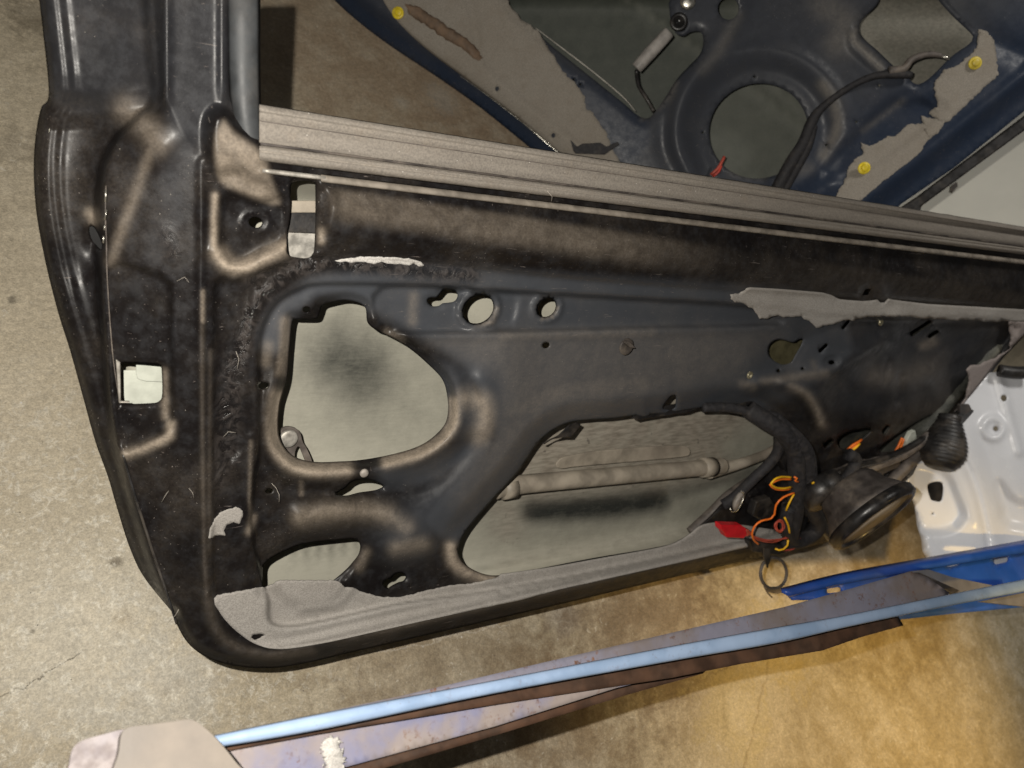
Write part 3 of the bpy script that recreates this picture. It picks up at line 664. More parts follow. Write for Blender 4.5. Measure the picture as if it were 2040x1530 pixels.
band('sill_rail', 640, 2062, [(331, 519, 1), (334, 521, 12), (345, 526, 15), (348, 529, 12), (349, 530, 2)], M['rail'], door, wob=.4)
band('sill_lip', 523, 655, [(333, 520, 2), (335, 521, 13), (342, 524, 14), (345, 527, 6)], M['steel_dull'], door)
# glass run channel on the pillar
gc_rows = [(-45, 456, 514), (60, 457, 514), (140, 458, 514), (190, 461, 515), (240, 468, 516), (270, 477, 516), (288, 484, 516), (294, 488, 514)]
co = []; fc = []
for (y, a, b) in gc_rows:
    for t, h in ((0, -6), (.12, 4), (.3, 8), (.55, 9), (.85, 7), (1, 1)): co.append(DOOR.pt(a+(b-a)*t, y, h*.001))
for i in range(len(gc_rows)-1):
    for k in range(5): fc.append((i*6+k, i*6+k+1, (i+1)*6+k+1, (i+1)*6+k))
o = mkmesh('glass_run_channel', co, fc, M['channel'], door); md = o.modifiers.new('t', 'SOLIDIFY'); md.thickness = .002; md.offset = -1
plate('channel_foot', DOOR, [(462, 262), (486, 290), (519, 292), (521, 316), (500, 306), (480, 292), (466, 276)], 3, 2, M['rubber'], door)
# torn lining left on the panel
T = torn
def cutT(p, amp, seed):
    q = T(p, amp, 2.5, seed=seed); return q[:int(np.argmin(np.hypot(q[:, 0]-p[-1][0], q[:, 1]-p[-1][1])))+1]
def on_door(off):
    return lambda P: door_h(P)+off
L_TOP = np.concatenate([cutT([(1492, 573), (1475, 583), (1456, 588), (1454, 596), (1466, 602), (1482, 604), (1492, 612), (1501, 618), (1514, 634), (1526, 635), (1541, 630), (1560, 631), (1590, 630), (1606, 636), (1617, 645), (1627, 655), (1640, 650), (1680, 640), (1728, 632), (1800, 631), (1900, 637), (2013, 641)], 3, 1),
    lin([(2013, 641), (2055, 641), (2055, 618), (1960, 612), (1850, 606), (1776, 597), (1770, 596), (1763, 603), (1754, 603), (1748, 597), (1735, 599), (1720, 600), (1690, 598), (1672, 596), (1658, 589), (1640, 584), (1560, 577), (1495, 573)], 4, False)])
sheet('lining_remnant', DOOR, L_TOP, [], 6, lambda P: np.maximum(door_h(P)+3, -5.5), M['liner'], door, None, .0012)
L_R = np.concatenate([lin([(2010, 640), (2060, 640), (2056, 655), (1995, 712), (1945, 775), (1895, 835), (1868, 866)], 5, False)[:-1],
    cutT([(1868, 866), (1850, 858), (1880, 835), (1900, 822), (1916, 806), (1925, 790), (1930, 765), (1931, 750), (1927, 738), (1935, 728), (1950, 727), (1975, 716), (1998, 704), (2012, 694), (2014, 670), (2010, 650)], 2.5, 2)])
sheet('lining_remnant', DOOR, L_R, [], 7, lambda P: np.maximum(door_h(P)+3, -9), M['liner_mauve'], door, None, .0015)
top_t = T([(428, 1192), (434, 1186), (460, 1182), (523, 1169), (541, 1167), (549, 1159), (561, 1156), (620, 1157), (672, 1157), (688, 1170), (704, 1172), (732, 1183), (768, 1191), (800, 1190), (850, 1177), (900, 1166), (930, 1164), (962, 1160), (985, 1152), (1000, 1144)], 1.8, seed=3)
top_t = top_t[:np.argmin(np.hypot(*(top_t-np.array((1000, 1144))).T))+1]
L_B = np.concatenate([top_t, cat([(1010, 1143), (1100, 1130), (1200, 1112), (1300, 1094), (1345, 1082), (1375, 1064), (1400, 1046), (1440, 1042), (1520, 1052), (1600, 1066), (1560, 1078), (1500, 1088), (1380, 1115), (1200, 1155), (1100, 1178), (1040, 1196), (960, 1212), (800, 1246), (700, 1268), (640, 1280), (560, 1291), (510, 1283), (474, 1260), (446, 1232), (429, 1205)], 4, False)])
def lb_h(P):
    h = door_h(P); x, y = P[:, 0], P[:, 1]
    h = np.maximum(h, -20)+1.5
    h = np.where((sdp(P, H_LOW) > -40), np.maximum(h, -17.5), h)
    h = np.maximum(h, -17)
    h += 6*reg(P, [(545, 1150), (690, 1150), (680, 1185), (640, 1208), (590, 1205), (560, 1185)], 14) + 3*gl(P, [(700, 1175), (670, 1205), (600, 1215)], 8)
    bd = segd(P, cat(BOT, 12, False), False); h += 4*(1-sm(bd, 36, 60)); h -= 3*(1-sm(np.abs(segd(P, np.array([(1000, 1178), (1500, 1085)]), False)), 0, 14))
    h += .8*np.exp(-((np.hypot((x-1036)/1.4, y-1176)-9)/3)**2); h = np.maximum(h, door_h(P)+.9)
    return h
sheet('lining_remnant', DOOR, L_B, [T([(500, 1270), (506, 1264), (520, 1263), (528, 1266), (518, 1272), (508, 1275)], 1.2, 2, seed=8)], 5.5, lb_h, M['liner'], door, None, .0015)
for i, (poly, mt, off, am) in enumerate([([(667, 519), (690, 515), (720, 512), (770, 513), (815, 516), (838, 522), (845, 529), (836, 531), (824, 525), (815, 529), (800, 526), (780, 526), (760, 522), (745, 526), (730, 523), (712, 521), (700, 524), (690, 521), (678, 523)], 'liner_white', 1.2, 1.3),
        ([(416, 1072), (420, 1052), (430, 1030), (437, 1022), (455, 1016), (470, 1010), (484, 1018), (484, 1032), (476, 1044), (466, 1040), (452, 1046), (446, 1056), (448, 1068), (432, 1066), (424, 1071)], 'liner_white', 1.2, 2.2)]):
    sheet('glue_residue', DOOR, T(poly, am, 2, seed=11+i), [], 5, on_door(off), M[mt] if i == 0 else M['liner'], door, None, .0006)
disc('drain_plug', DOOR, 1036, 1176, -15.5, 3.2, 1, M['rubber'], door, hole=1.5)
# crash bar seen through the large opening
tube('impact_bar', DOOR, [(985, 976, -70), (1030, 966, -70), (1200, 950, -70), (1400, 932, -70), (1440, 928, -70)], .0125, M['bar'], door, ns=20)
plate('bar_bracket', DOOR, cat([(1108, 928), (1116, 915), (1140, 907), (1200, 898), (1290, 891), (1350, 888), (1372, 892), (1374, 906), (1350, 912), (1240, 922), (1150, 930), (1118, 934)], 5), -88, 3, M['bar'], door, bevel=.0012)
tube('bar_collar', DOOR, [(1000, 974, -70), (1024, 970, -70)], .0145, M['bar'], door, ns=20, smooth=False)
tube('bar_collar', DOOR, [(1398, 932, -70), (1420, 930, -70)], .0155, M['bar'], door, ns=20, smooth=False)
tube('bar_strut', DOOR, [(1410, 940, -74), (1470, 925, -76), (1525, 905, -78), (1560, 885, -78)], [.012, .009, .008, .008], M['bar'], door, ns=14)
# fixings
disc('bolt', DOOR, 725, 942, -5, 4.6, 2, M['tan_bolt'], door, dome=1.2)
disc('rivet_nut', DOOR, 1493, 747, -16, 5.5, 2.2, M['brass'], door, hole=3)
disc('rivet_nut', DOOR, 1754, 642, -18, 5.5, 2.2, M['brass'], door, dome=1)
cl = disc('trim_clip', DOOR, 1247, 690, -6, 10.5, 2, M['plastic_dusty'], door)
cs = sub(cl, door)
plate('clip_tongue', DOOR, [(1246, 684), (1252, 680), (1262, 688), (1267, 694), (1256, 693)], 5, 7, M['plastic_dusty'], cs)
gs = plate('stop_bracket', DOOR, cat([(558, 866), (566, 852), (585, 852), (598, 862), (603, 880), (612, 895), (622, 921), (612, 925), (596, 890), (588, 900), (586, 920), (574, 925), (560, 905)], 4), -64, 3, M['hose'], door)
disc('stop_bolt', DOOR, 574, 873, -60, 9.5, 3, M['steel_dull'], door, dome=.5)
plate('guide_strap', DOOR, [(560, 400), (640, 400), (640, 424), (560, 424)], -20, 2, M['bar'], door)
plate('guide_band', DOOR, [(560, 421), (640, 424), (640, 466), (560, 463)], -24, 2, M['rubber'], door)
plate('guide_plate', DOOR, [(555, 462), (645, 465), (645, 530), (555, 530)], -28, 1, M['steel_dull'], door)
plate('lock_cover', DOOR, [(271, 715), (271, 745), (274, 755), (290, 760), (335, 762), (335, 715)], -62, 1.5, M['ivory'], door)
plate('lock_plate', DOOR, [(242, 738), (340, 738), (340, 815), (250, 815)], -67, 1.5, M['ivory'], door)
plate('lock_frame', DOOR, [(231, 716), (240, 722), (241, 800), (259, 800), (258, 803), (237, 803)], -24, 3, M['steel_dull'], door)
plate('anti_burst_tab', DOOR, [(1113, 868), (1135, 846), (1150, 842), (1158, 846), (1138, 872), (1120, 872), (1100, 876), (1085, 886), (1080, 884)], -30, 2, M['plastic'], door)
plate('inner_brace', DOOR, T([(1380, 800), (1500, 800), (1545, 830), (1548, 860), (1525, 838), (1490, 818), (1450, 823), (1420, 820), (1392, 815), (1370, 822), (1330, 828), (1300, 832), (1270, 838), (1260, 832), (1290, 815)], 1, 5, seed=5), -34, 3, M['plastic'], door)
tube('drain_hose', DOOR, [(1375, 1060, -60), (1420, 1020, -55), (1452, 990, -48), (1500, 955, -45), (1560, 915, -45)], [.008, .009, .010, .0085, .0085], M['hose'], door, ns=14)
plate('handle_gap_back', DOOR, [(1520, 660), (1620, 660), (1610, 740), (1520, 740)], -60, 2, plain('olive_film', (.10, .09, .05), .4), door)
# flash glints on the rolled shut-face edge, added as thin pale tubes
for seg in ([(211, 378, -18), (210, 402, -18)], [(212, 418, -19), (209, 438, -19)], [(209, 448, -20), (208, 458, -20)], [(206, 470, -20), (206, 484, -20)]):
    tube('edge_glint', DOOR, seg, .0007, M['steel'], door, ns=6, smooth=False)
tube('edge_bead', DOOR, [(211, 370, -21), (210, 430, -21), (212, 480, -23), (214, 560, -25), (224, 700, -28), (238, 800, -29)], .0005, M['hose'], door, ns=6)
plate('dent_shade_plate', DOOR, [(165, 440), (215, 440), (218, 505), (175, 505)], -70, 1, M['hole'], door)  # near-black plate added behind the hole so its inside looks dark
tube('hem_bead', DOOR, [(245, 905, -28), (262, 965, -27), (300, 1085, -22), (335, 1190, -14), (352, 1243, -8)], .0012, M['rubber'], door, ns=6)

for pts in ([(541, 963, 2), (550, 972, 3), (556, 985, 4), (556, 1000, 3)], [(376, 972, 0), (384, 982, 2), (386, 992, 1)], [(445, 870, 1), (455, 860, 3), (470, 862, 2)], [(322, 1000, -8), (330, 986, -6), (336, 978, -8)], [(335, 1240, -2), (350, 1225, 4), (356, 1214, 6)], [(470, 700, 1), (476, 716, 3), (472, 735, 1)], [(1090, 380, 20), (1100, 392, 22), (1098, 402, 18)], [(352, 560, -6), (368, 552, -3), (376, 562, -3)]):
    tube('lint_fibre', DOOR, pts, .0002, M['lint'], door, ns=5)
# ------------------------------------------------------------------ more helpers
def lathe(name, centre, axis, prof, mat, parent=None, base=None, ns=40, cap=True):
    """prof: (radius m, offset m along axis); centre and axis in the camera frame"""
    ax = nrm(axis); a = nrm(np.cross(ax, (0.1, 1, .2))); b = np.cross(ax, a); c = np.asarray(centre, float); co = []; fc = []
    for r, z in prof:
        for k in range(ns):
            t = 2*math.pi*k/ns; co.append(W(c + ax*z + r*(a*math.cos(t)+b*math.sin(t))))
    for i in range(len(prof)-1):
        for k in range(ns): fc.append((i*ns+k, i*ns+(k+1) % ns, (i+1)*ns+(k+1) % ns, (i+1)*ns+k))
    if cap: fc.append(tuple(range(ns))[::-1]); fc.append(tuple((len(prof)-1)*ns+k for k in range(ns)))
    return mkmesh(name, co, fc, mat, parent, base=base)
def cpt(px, py, depth): return np.array(((px-1020)/F, -(py-765)/F, -1.))*depth
def loft(name, plane, rails, mat, parent=None, base=None, k=6, thick=.002):
    """rails: lists of (x, y, h mm), same length each; smooth along, straight across"""
    R = []
    for r in rails:
        r = np.array(r, float); n = len(r); out = []
        for i in range(n-1):
            a, b, c, d = r[max(i-1, 0)], r[i], r[i+1], r[min(i+2, n-1)]
            for j in range(k):
                t = j/k; out.append(.5*(2*b+(c-a)*t+(2*a-5*b+4*c-d)*t*t+(3*b-a-3*c+d)*t**3))
        out.append(r[-1]); R.append(out)
    m = len(R); n = len(R[0]); co = []; fc = []
    for i in range(n):
        for q in range(m): co.append(plane.pt(R[q][i][0], R[q][i][1], R[q][i][2]*.001))
    for i in range(n-1):
        for q in range(m-1): fc.append((i*m+q, i*m+q+1, (i+1)*m+q+1, (i+1)*m+q))
    o = mkmesh(name, co, fc, mat, parent, base=base)
    if thick: md = o.modifiers.new('t', 'SOLIDIFY'); md.thickness = thick; md.offset = 0
    return o
# ------------------------------------------------------------------ wiring loom hanging in the hinge end of the door
lm = thing('wiring_loom', 'taped black wiring loom with loose orange and yellow wires in the black door', 'wiring', DOOR.pt(1600, 1060, 0))
for pts, r in (([(1490, 815, -10), (1525, 838, 8), (1560, 862, 22), (1583, 900, 28), (1588, 960, 30), (1584, 1020, 28), (1574, 1066, 20)], .0135),
               ([(1540, 835, 8), (1580, 870, 26), (1606, 905, 34), (1612, 960, 36), (1615, 1005, 34), (1630, 1040, 30), (1622, 1062, 26), (1590, 1078, 20), (1560, 1080, 12)], .0125),
               ([(1556, 862, 14), (1552, 893, 10), (1536, 920, 4), (1500, 955, -6), (1462, 992, -20), (1440, 1006, -28)], [.0085, .0085, .008, .008, .0085, .0085]),
               ([(1545, 830, 6), (1500, 822, -4), (1450, 812, -18), (1400, 812, -30)], .007),
               ([(1572, 1010, 30), (1566, 1045, 28), (1580, 1075, 22), (1610, 1070, 22)], .010),
               ([(1640, 1035, 20), (1660, 985, 22), (1690, 950, 20), (1705, 918, 14), (1690, 905, 8)], .0105)):
    tube('loom_sleeve', DOOR, pts, r, M['tape'], lm, ns=14)
for pts, m in (([(1576, 951, 48), (1556, 950, 50), (1543, 955, 50), (1536, 963, 50), (1545, 971, 50), (1562, 973, 50), (1576, 970, 46)], 'ywire'),
               ([(1576, 955, 46), (1556, 955, 46), (1540, 961, 47), (1534, 966, 47), (1544, 974, 47), (1560, 976, 46), (1574, 974, 44)], 'orange'),
               ([(1582, 982, 48), (1560, 991, 46), (1546, 1006, 44), (1543, 1024, 42), (1536, 1033, 40), (1516, 1038, 38), (1503, 1049, 36), (1498, 1064, 34), (1502, 1076, 32), (1511, 1084, 28)], 'orange'),
               ([(1582, 984, 46), (1572, 1002, 46), (1566, 1017, 44)], 'ywire'), ([(1563, 1031, 44), (1570, 1046, 44), (1573, 1062, 42)], 'ywire'),
               ([(1570, 1076, 44), (1569, 1086, 44), (1561, 1094, 42), (1552, 1096, 40), (1544, 1093, 36)], 'ywire'),
               ([(1618, 963, 50), (1638, 951, 46), (1661, 936, 34)], 'ywire'),
               ([(1486, 1056, 30), (1500, 1068, 30), (1530, 1076, 32), (1570, 1072, 36)], 'redwire'), ([(1484, 1060, 28), (1494, 1060, 30), (1506, 1074, 30), (1540, 1080, 30), (1566, 1070, 32)], 'redwire'),
               ([(1560, 1096, 24), (1580, 1094, 26), (1592, 1080, 28), (1594, 1072, 28)], 'redwire'), ([(1582, 950, 52), (1588, 953, 54), (1584, 957, 54), (1590, 960, 52)], 'orange')):
    tube('loose_wire', DOOR, pts, .00155 if m != 'redwire' else .0013, M[m], lm, ns=8)
tube('rolled_wire_end', DOOR, [(1553+(8+2.2*math.sin(k*.7))*math.cos(k*.55), 1048+(11+2*math.cos(k*.9))*math.sin(k*.55), 30+k*.25) for k in range(40)], .0013, M['redwire'], lm, ns=8)
rc = thing('plug_connector', 'bright red plastic plug connector on the end of the loose orange wires', 'connector', DOOR.pt(1460, 1060, .02))
plate('plug_body', DOOR, [(1437, 1046), (1478, 1047), (1486, 1052), (1488, 1066), (1482, 1073), (1448, 1071), (1443, 1062), (1437, 1056)], 34, 13, M['red'], rc, bevel=.0015)
plate('locking_tab', DOOR, [(1433, 1046), (1446, 1046), (1448, 1054), (1434, 1055)], 30, 6, M['red'], rc, bevel=.001)
plate('plug_shroud', DOOR, [(1484, 1053), (1494, 1056), (1492, 1068), (1483, 1070)], 30, 7, M['redwire'], rc, bevel=.001)
for q, h in (([(1508, 1000), (1535, 992), (1548, 1012), (1545, 1036), (1520, 1040), (1500, 1028)], 6), ([(1568, 1005), (1600, 1000), (1615, 1030), (1600, 1060), (1574, 1050)], 18), ([(1494, 1078), (1560, 1086), (1575, 1098), (1550, 1106), (1500, 1100)], 14), ([(1602, 1010), (1616, 1006), (1622, 1024), (1606, 1030)], 32), ([(1575, 1068), (1625, 1050), (1640, 1066), (1600, 1090), (1580, 1088)], 10),
             ([(1556, 880), (1576, 884), (1582, 930), (1566, 940), (1552, 910)], 12)):
    plate('loom_connector', DOOR, q, h, 14, M['plastic'], lm, bevel=.002)
plate('cable_tie', DOOR, [(1522, 1092), (1534, 1092), (1536, 1112), (1530, 1133), (1526, 1122), (1522, 1110)], 18, 3, M['plastic'], lm)
gr = thing('grommet_plug', 'small round grommet with wire rim on the end of the drain tube', 'grommet', DOOR.pt(1470, 1000, 0))
lathe('grommet_cap', cpt(1472, 998, 1.17), (.75, -.35, .5), [(.004, -.008), (.013, -.004), (.017, 0), (.015, .003), (.006, .004)], M['tan_bolt'], gr, ns=26)
tube('wire_rim', DOOR, [(1476, 978, 4), (1482, 984, 4), (1480, 996, 6), (1468, 1018, 8), (1458, 1020, 6), (1454, 1012, 4)], .0011, M['steel'], gr, ns=6)
# ring clamp on the loom
rg = thing('hose_clamp_ring', 'thin dark metal clamp ring dangling below the loom on a black tie', 'ring clamp', DOOR.pt(1542, 1178, .01))
a = np.linspace(0, 2*math.pi, 36, endpoint=False)
tube('ring_band', DOOR, [(1541+26*math.cos(t), 1142+31*math.sin(t), 14+5*math.sin(t)) for t in a], .0026, M['hose'], rg, closed=True, ns=10)
plate('ring_ear', DOOR, [(1528, 1170), (1558, 1170), (1562, 1180), (1548, 1184), (1530, 1180)], 14, 3, M['hose'], rg)
tube('ring_pin', DOOR, [(1522, 1168, 12), (1530, 1182, 12), (1538, 1190, 12)], .0013, M['hose'], rg, ns=6)
# trim parts at the hinge end
hp = thing('pipe_bundle', 'dusty dark pipes and brackets running along the hinge edge of the bare door', 'pipes', DOOR.pt(1700, 1000, 0))
for pts, r, m in (([(1575, 1060, -10), (1650, 985, -6), (1730, 935, -2), (1800, 905, 0), (1850, 868, 2)], .009, 'hose'),
                  ([(1700, 1030, -20), (1760, 975, -14), (1820, 915, -8), (1868, 870, -2)], .011, 'hose'),
                  ([(1640, 960, 0), (1700, 930, 2), (1760, 915, 2), (1830, 880, 2), (1880, 845, 2)], .006, 'plastic'),
                  ([(1745, 985, -30), (1800, 945, -24), (1835, 905, -14)], .009, 'plastic')):
    tube('pipe', DOOR, pts, r, M[m], hp, ns=12)
tube('rod', DOOR, [(1626, 992, 34), (1648, 975, 32), (1670, 958, 26)], .0033, M['steel_dull'], hp, ns=10)
plate('pipe_bracket', DOOR, T([(1640, 950), (1700, 925), (1760, 912), (1800, 905), (1790, 930), (1740, 955), (1690, 985), (1650, 1010), (1630, 990)], 2, 4, seed=21), -14, 8, M['plastic_dusty'], hp, bevel=.002)
plate('pipe_clip', DOOR, [(1868, 868), (1898, 832), (1925, 812), (1943, 818), (1940, 834), (1905, 862), (1880, 872)], 4, 10, M['rubber'], hp, bevel=.003)
plate('pipe_clip', DOOR, [(1912, 806), (1932, 806), (1938, 818), (1925, 826), (1911, 822)], 8, 6, M['plastic_dusty'], hp, bevel=.002)
plate('white_connector', DOOR, [(1806, 880), (1815, 862), (1824, 858), (1828, 878), (1818, 888), (1804, 896)], -22, 8, M['ivory'], hp, bevel=.001)
for pts, m in (([(1783, 900, -24), (1790, 888, -24), (1797, 872, -24)], 'orange'), ([(1788, 902, -26), (1795, 890, -26), (1800, 874, -26)], 'orange'), ([(1804, 898, -20), (1816, 892, -20), (1822, 886, -20)], 'ywire'),
               ([(1686, 901, -30), (1698, 893, -26), (1708, 882, -24), (1716, 876, -28)], 'orange'), ([(1688, 896, -28), (1700, 886, -24), (1714, 878, -26)], 'orange'), ([(1692, 900, -26), (1704, 892, -22), (1712, 884, -24)], 'ywire')):
    tube('tucked_wire', DOOR, pts, .0022, M[m], hp, ns=8)
# rubber bellows
bl = thing('rubber_bellows', 'black ribbed rubber cable bellows in front of the white panel', 'bellows', cpt(1884, 930, 1.40))
prof = []; L = .100
for i in range(41):
    t = i/40; env = .020+.018*math.sin(math.pi*min(1, t*1.1)**.7); prof.append((env+.0009*math.sin(t*2*math.pi*13), L*t))
lathe('bellows_sleeve', cpt(1872, 934, 1.40), (.28, .96, -.15), prof, M['rubber'], bl, ns=40)
tube('bellows_cable', DOOR, [(1864, 925, -10), (1857, 945, -6), (1845, 960, -6), (1830, 964, -8), (1812, 962, -16)], .0075, M['rubber'], bl, ns=12)
for pts in ([(1868, 926, 0), (1880, 935, 2), (1893, 941, 4), (1905, 942, 6), (1908, 930, 6), (1909, 920, 6)], [(1866, 929, 0), (1880, 938, 2), (1892, 943, 4), (1903, 944, 6), (1905, 932, 6), (1905, 922, 6)]):
    tube('orange_wire', DOOR, pts, .0018, M['orange'] if pts[0][0] == 1868 else M['rubber'], bl, ns=8)
# speaker
sp = thing('door_speaker', 'round black door loudspeaker with dusty brown cone hanging at the lower hinge corner', 'speaker', cpt(1700, 1080, 1.17))
perp = np.array((.566, -.825, 0)); axs = nrm(perp*.97 + np.array((0, 0, .58)))
sc = cpt(1742, 1034, 1.15)
lathe('speaker_cone', sc, axs, [(.0605, .0005), (.0585, -.004), (.052, -.010), (.032, -.022), (.016, -.026), (.0155, -.020), (.009, -.016), (.001, -.0155)], M['cone'], sp, ns=56)
lathe('speaker_rim', sc, axs, [(.060, 0), (.062, .004), (.068, .005), (.0735, .001), (.0735, -.010), (.069, -.014), (.062, -.014)], M['plastic'], sp, ns=56, cap=False)
lathe('speaker_housing', sc, axs, [(.069, -.010), (.064, -.022), (.054, -.036), (.048, -.056), (.042, -.064), (.03, -.066)], M['plastic_dusty'], sp, ns=48)
lathe('speaker_magnet', sc - axs*.075 + np.array((-.028, -.014, 0)), axs, [(.030, .02), (.036, .016), (.036, -.010), (.030, -.014)], M['plastic'], sp, ns=36)
plate('speaker_bracket', DOOR, [(1632, 1000), (1655, 965), (1700, 950), (1690, 1000), (1668, 1040), (1660, 1085), (1640, 1060)], 22, 14, M['plastic'], sp, bevel=.004)
plate('speaker_plug', DOOR, [(1690, 955), (1760, 944), (1764, 962), (1696, 975)], 38, 8, M['plastic_dusty'], sp, bevel=.002)

# ------------------------------------------------------------------ SECOND DOOR
b_out = np.concatenate([cat([(620, -50), (680, 14), (759, 78), (872, 154), (955, 213), (1054, 293), (1105, 335)], 8, False)[:-1], lin([(1105, 335), (1300, 470), (1720, 470), (1796, 406), (1900, 335), (2040, 222), (2085, 188), (2085, -50), (620, -50)], 8, False)[:-1]])
B1 = cat([(985, -45), (1005, -5), (1020, 22), (1060, 58), (1110, 100), (1170, 148), (1240, 204), (1268, 228), (1288, 236), (1304, 224), (1328, 190), (1348, 158), (1372, 132), (1394, 108), (1401, 84), (1396, 64), (1376, 64), (1362, 72), (1346, 66), (1336, 40), (1332, 10), (1320, -45)], 5)
B2 = ell(1511, 261, 99, 94, -20, 60)
B3 = cat([(1762, -45), (1750, 4), (1724, 32), (1713, 48), (1713, 64), (1722, 78), (1745, 98), (1770, 122), (1790, 140), (1808, 146), (1814, 160), (1828, 168), (1846, 160), (1866, 142), (1896, 112), (1930, 88), (1938, 76), (1934, 66), (1900, 34), (1866, -5), (1850, -45)], 5)
bh = [B1, B2, B3, ell(1451, 17, 21, 22), ell(1355, 49, 14, 14)] + [ell(x, y, 2.6, 2.4, 0, 8) for x, y in ((1503, 153), (1400, 264), (1646, 289), (1706, 243), (1752, 170), (1425, 304), (1143, 158), (1156, 168))]
def blue_h(P):
    x, y = P[:, 0], P[:, 1]; h = np.zeros(len(P))
    ld = segd(P, np.array([(620, -50), (680, 14), (759, 78), (872, 154), (955, 213), (1054, 293), (1105, 335)], float), False)
    h -= 30*(1-sm(ld, 0, 52)); h += 4*np.exp(-((ld-12)/7)**2)
    h += 4*gl(P, [(807, 10), (872, 51), (941, 100), (955, 127), (989, 161), (1143, 285), (1230, 340)], 9)
    h -= 5*gl(P, [(930, -10), (945, 40), (952, 105)], 8)
    h += 3*gl(P, [(1062, 48), (1170, 134), (1270, 215)], 9)
    for q, w, k in ((B1, 16, 5), (B2, 14, 3), (B3, 16, 6)): h -= k*(1-sm(rim(P, q, 60), 0, w))
    r = np.hypot(x-1518, (y-264)*1.02)
    h -= 14*(1-sm(r, 118, 160)); h += 5*np.exp(-((r-172)/14)**2)
    h += 8*gl(P, [(1480, -20), (1450, 60), (1400, 120), (1360, 190), (1345, 260), (1370, 340)], 22) - 5*gl(P, [(1330, 200), (1325, 300), (1360, 350)], 16)
    h += 8*gl(P, [(1700, 70), (1702, 90), (1760, 140)], 13)
    h -= 12*reg(P, [(1700, 270), (1800, 190), (1880, 210), (1860, 240), (1740, 330), (1660, 360), (1640, 340)], 14)
    h += 6*gl(P, [(1800, 200), (1840, 195), (1870, 215)], 10)
    h += 7*gl(P, [(1690, 420), (1860, 290), (2000, 180), (2085, 110)], 12) - 16*sm((x-1796)*.62+(y-406)*.78, -46, -10)
    h -= 8*gl(P, [(1880, 0), (1960, 70), (2040, 110)], 24)
    return h
def blue_a(P):
    x, y = P[:, 0], P[:, 1]; d = np.zeros(len(P))
    for l, w, s in (([(1470, 30), (1440, 90), (1400, 140)], 12, .25), ([(1640, 10), (1680, 40), (1670, 90)], 30, .35), ([(1700, 60), (1700, 80), (1720, 100), (1755, 135)], 8, .7), ([(1640, 170), (1656, 190), (1668, 230), (1664, 270), (1640, 310)], 12, .6), ([(1460, 345), (1520, 352)], 10, .3),
                    ([(1560, 350), (1610, 335)], 14, .3), ([(1720, 260), (1800, 200)], 6, .3), ([(1280, 236), (1330, 200), (1346, 165)], 6, .3)): d = np.maximum(d, s*gl(P, l, w))
    nv = np.clip(.2+.9*sm(x*.7+y, 1330, 1560), 0, 1); nv = np.maximum(nv, 1*gl(P, [(640, -50), (760, 62), (960, 207), (1110, 335)], 40))
    nv = np.maximum(nv, .7*reg(P, [(1100, 120), (1290, 240), (1250, 340), (1200, 260)], 16))
    return np.stack([d, nv, 0*d], 1)
b_base = BLUE.pt(1500, 470, -.06)
bd = thing('car_door_shell', 'dark blue stripped car door shell with yellow clips and round opening, behind the black door', 'car door', b_base)
sheet('inner_panel', BLUE, b_out, bh, 7, blue_h, M['paint2'], bd, blue_a, .0013)
sk_out = lin([(690, -50), (740, 20), (960, 190), (1110, 310), (1300, 440), (1720, 445), (2060, 190), (2060, -50)], 16)
def sk_h(P):
    d = sdp(P, sk_out); h = -34-60*sm(d, 2, 70)
    return h + 4*gl(P, [(1210, -30), (1330, 60), (1480, 165), (1640, 290)], 6) + 4*gl(P, [(1260, -60), (1420, 60), (1540, 165), (1680, 300)], 6)
def sk_a(P):
    x, y = P[:, 0], P[:, 1]
    r = .62*reg(P, [(900, -60), (1430, -60), (1430, 200), (1300, 300), (1000, 250)], 30); r = np.maximum(r, .34*reg(P, [(1380, 140), (1640, 140), (1640, 400), (1380, 400)], 20)); r = r*(1-.6*gl(P, [(1210, -30), (1480, 165), (1640, 290)], 5))*(1-.6*gl(P, [(1260, -60), (1420, 60), (1680, 300)], 5))
    return np.clip(np.stack([r, .45*reg(P, [(1680, -60), (1960, -60), (1960, 180), (1700, 180)], 20), 0*r], 1), 0, 1)
sheet('outer_skin', BLUE, sk_out, [], 14, sk_h, M['skin2'], bd, sk_a, .0013)
def trimmed(edge, poly, seed):
    q = T(list(poly), 3., 3, .12, seed=seed); k = int(np.argmin(np.hypot(q[:, 0]-poly[-1][0], q[:, 1]-poly[-1][1])))
    return np.concatenate([cat(edge, 5, False), q[:k+1]])
def liner_b(poly, m, seed, holes=(), edge=()):
    ot = T(poly, 3.4, 2.5, .14, seed=seed) if not len(edge) else trimmed(edge, poly, seed)
    return sheet('lining_remnant', BLUE, ot, list(holes), 7, lambda P: np.maximum(blue_h(P), -14)+1.8, M[m], bd, None, .0015)
liner_b([(1240, 330), (1222, 300), (1205, 260), (1185, 232), (1168, 215), (1165, 192), (1145, 165), (1120, 140), (1095, 100), (1072, 62), (1040, 40), (1015, 12), (995, -45), (900, -46)], 'liner2', 31, [ell(990, 177, 4, 5, 20, 10), ell(1102, 270, 4, 5, 20, 10)], [(745, -45), (763, 0), (797, 48), (852, 100), (920, 151), (975, 192), (1037, 240), (1112, 304), (1170, 345)])
liner_b([(1836, 232), (1860, 236), (1884, 243), (1866, 268), (1850, 276), (1842, 258)], 'liner2', 37)
tube('bright_edge', BLUE, [(915, 150, 0), (975, 193, 0), (1037, 241, 0), (1060, 259, 0), (1085, 281, 0), (1120, 311, 0)], [.0006, .0014, .0016, .004, .003, .001], M['steel'], bd, ns=8, flat=.5)  # specular line on the hem edge, added as a pale steel tube
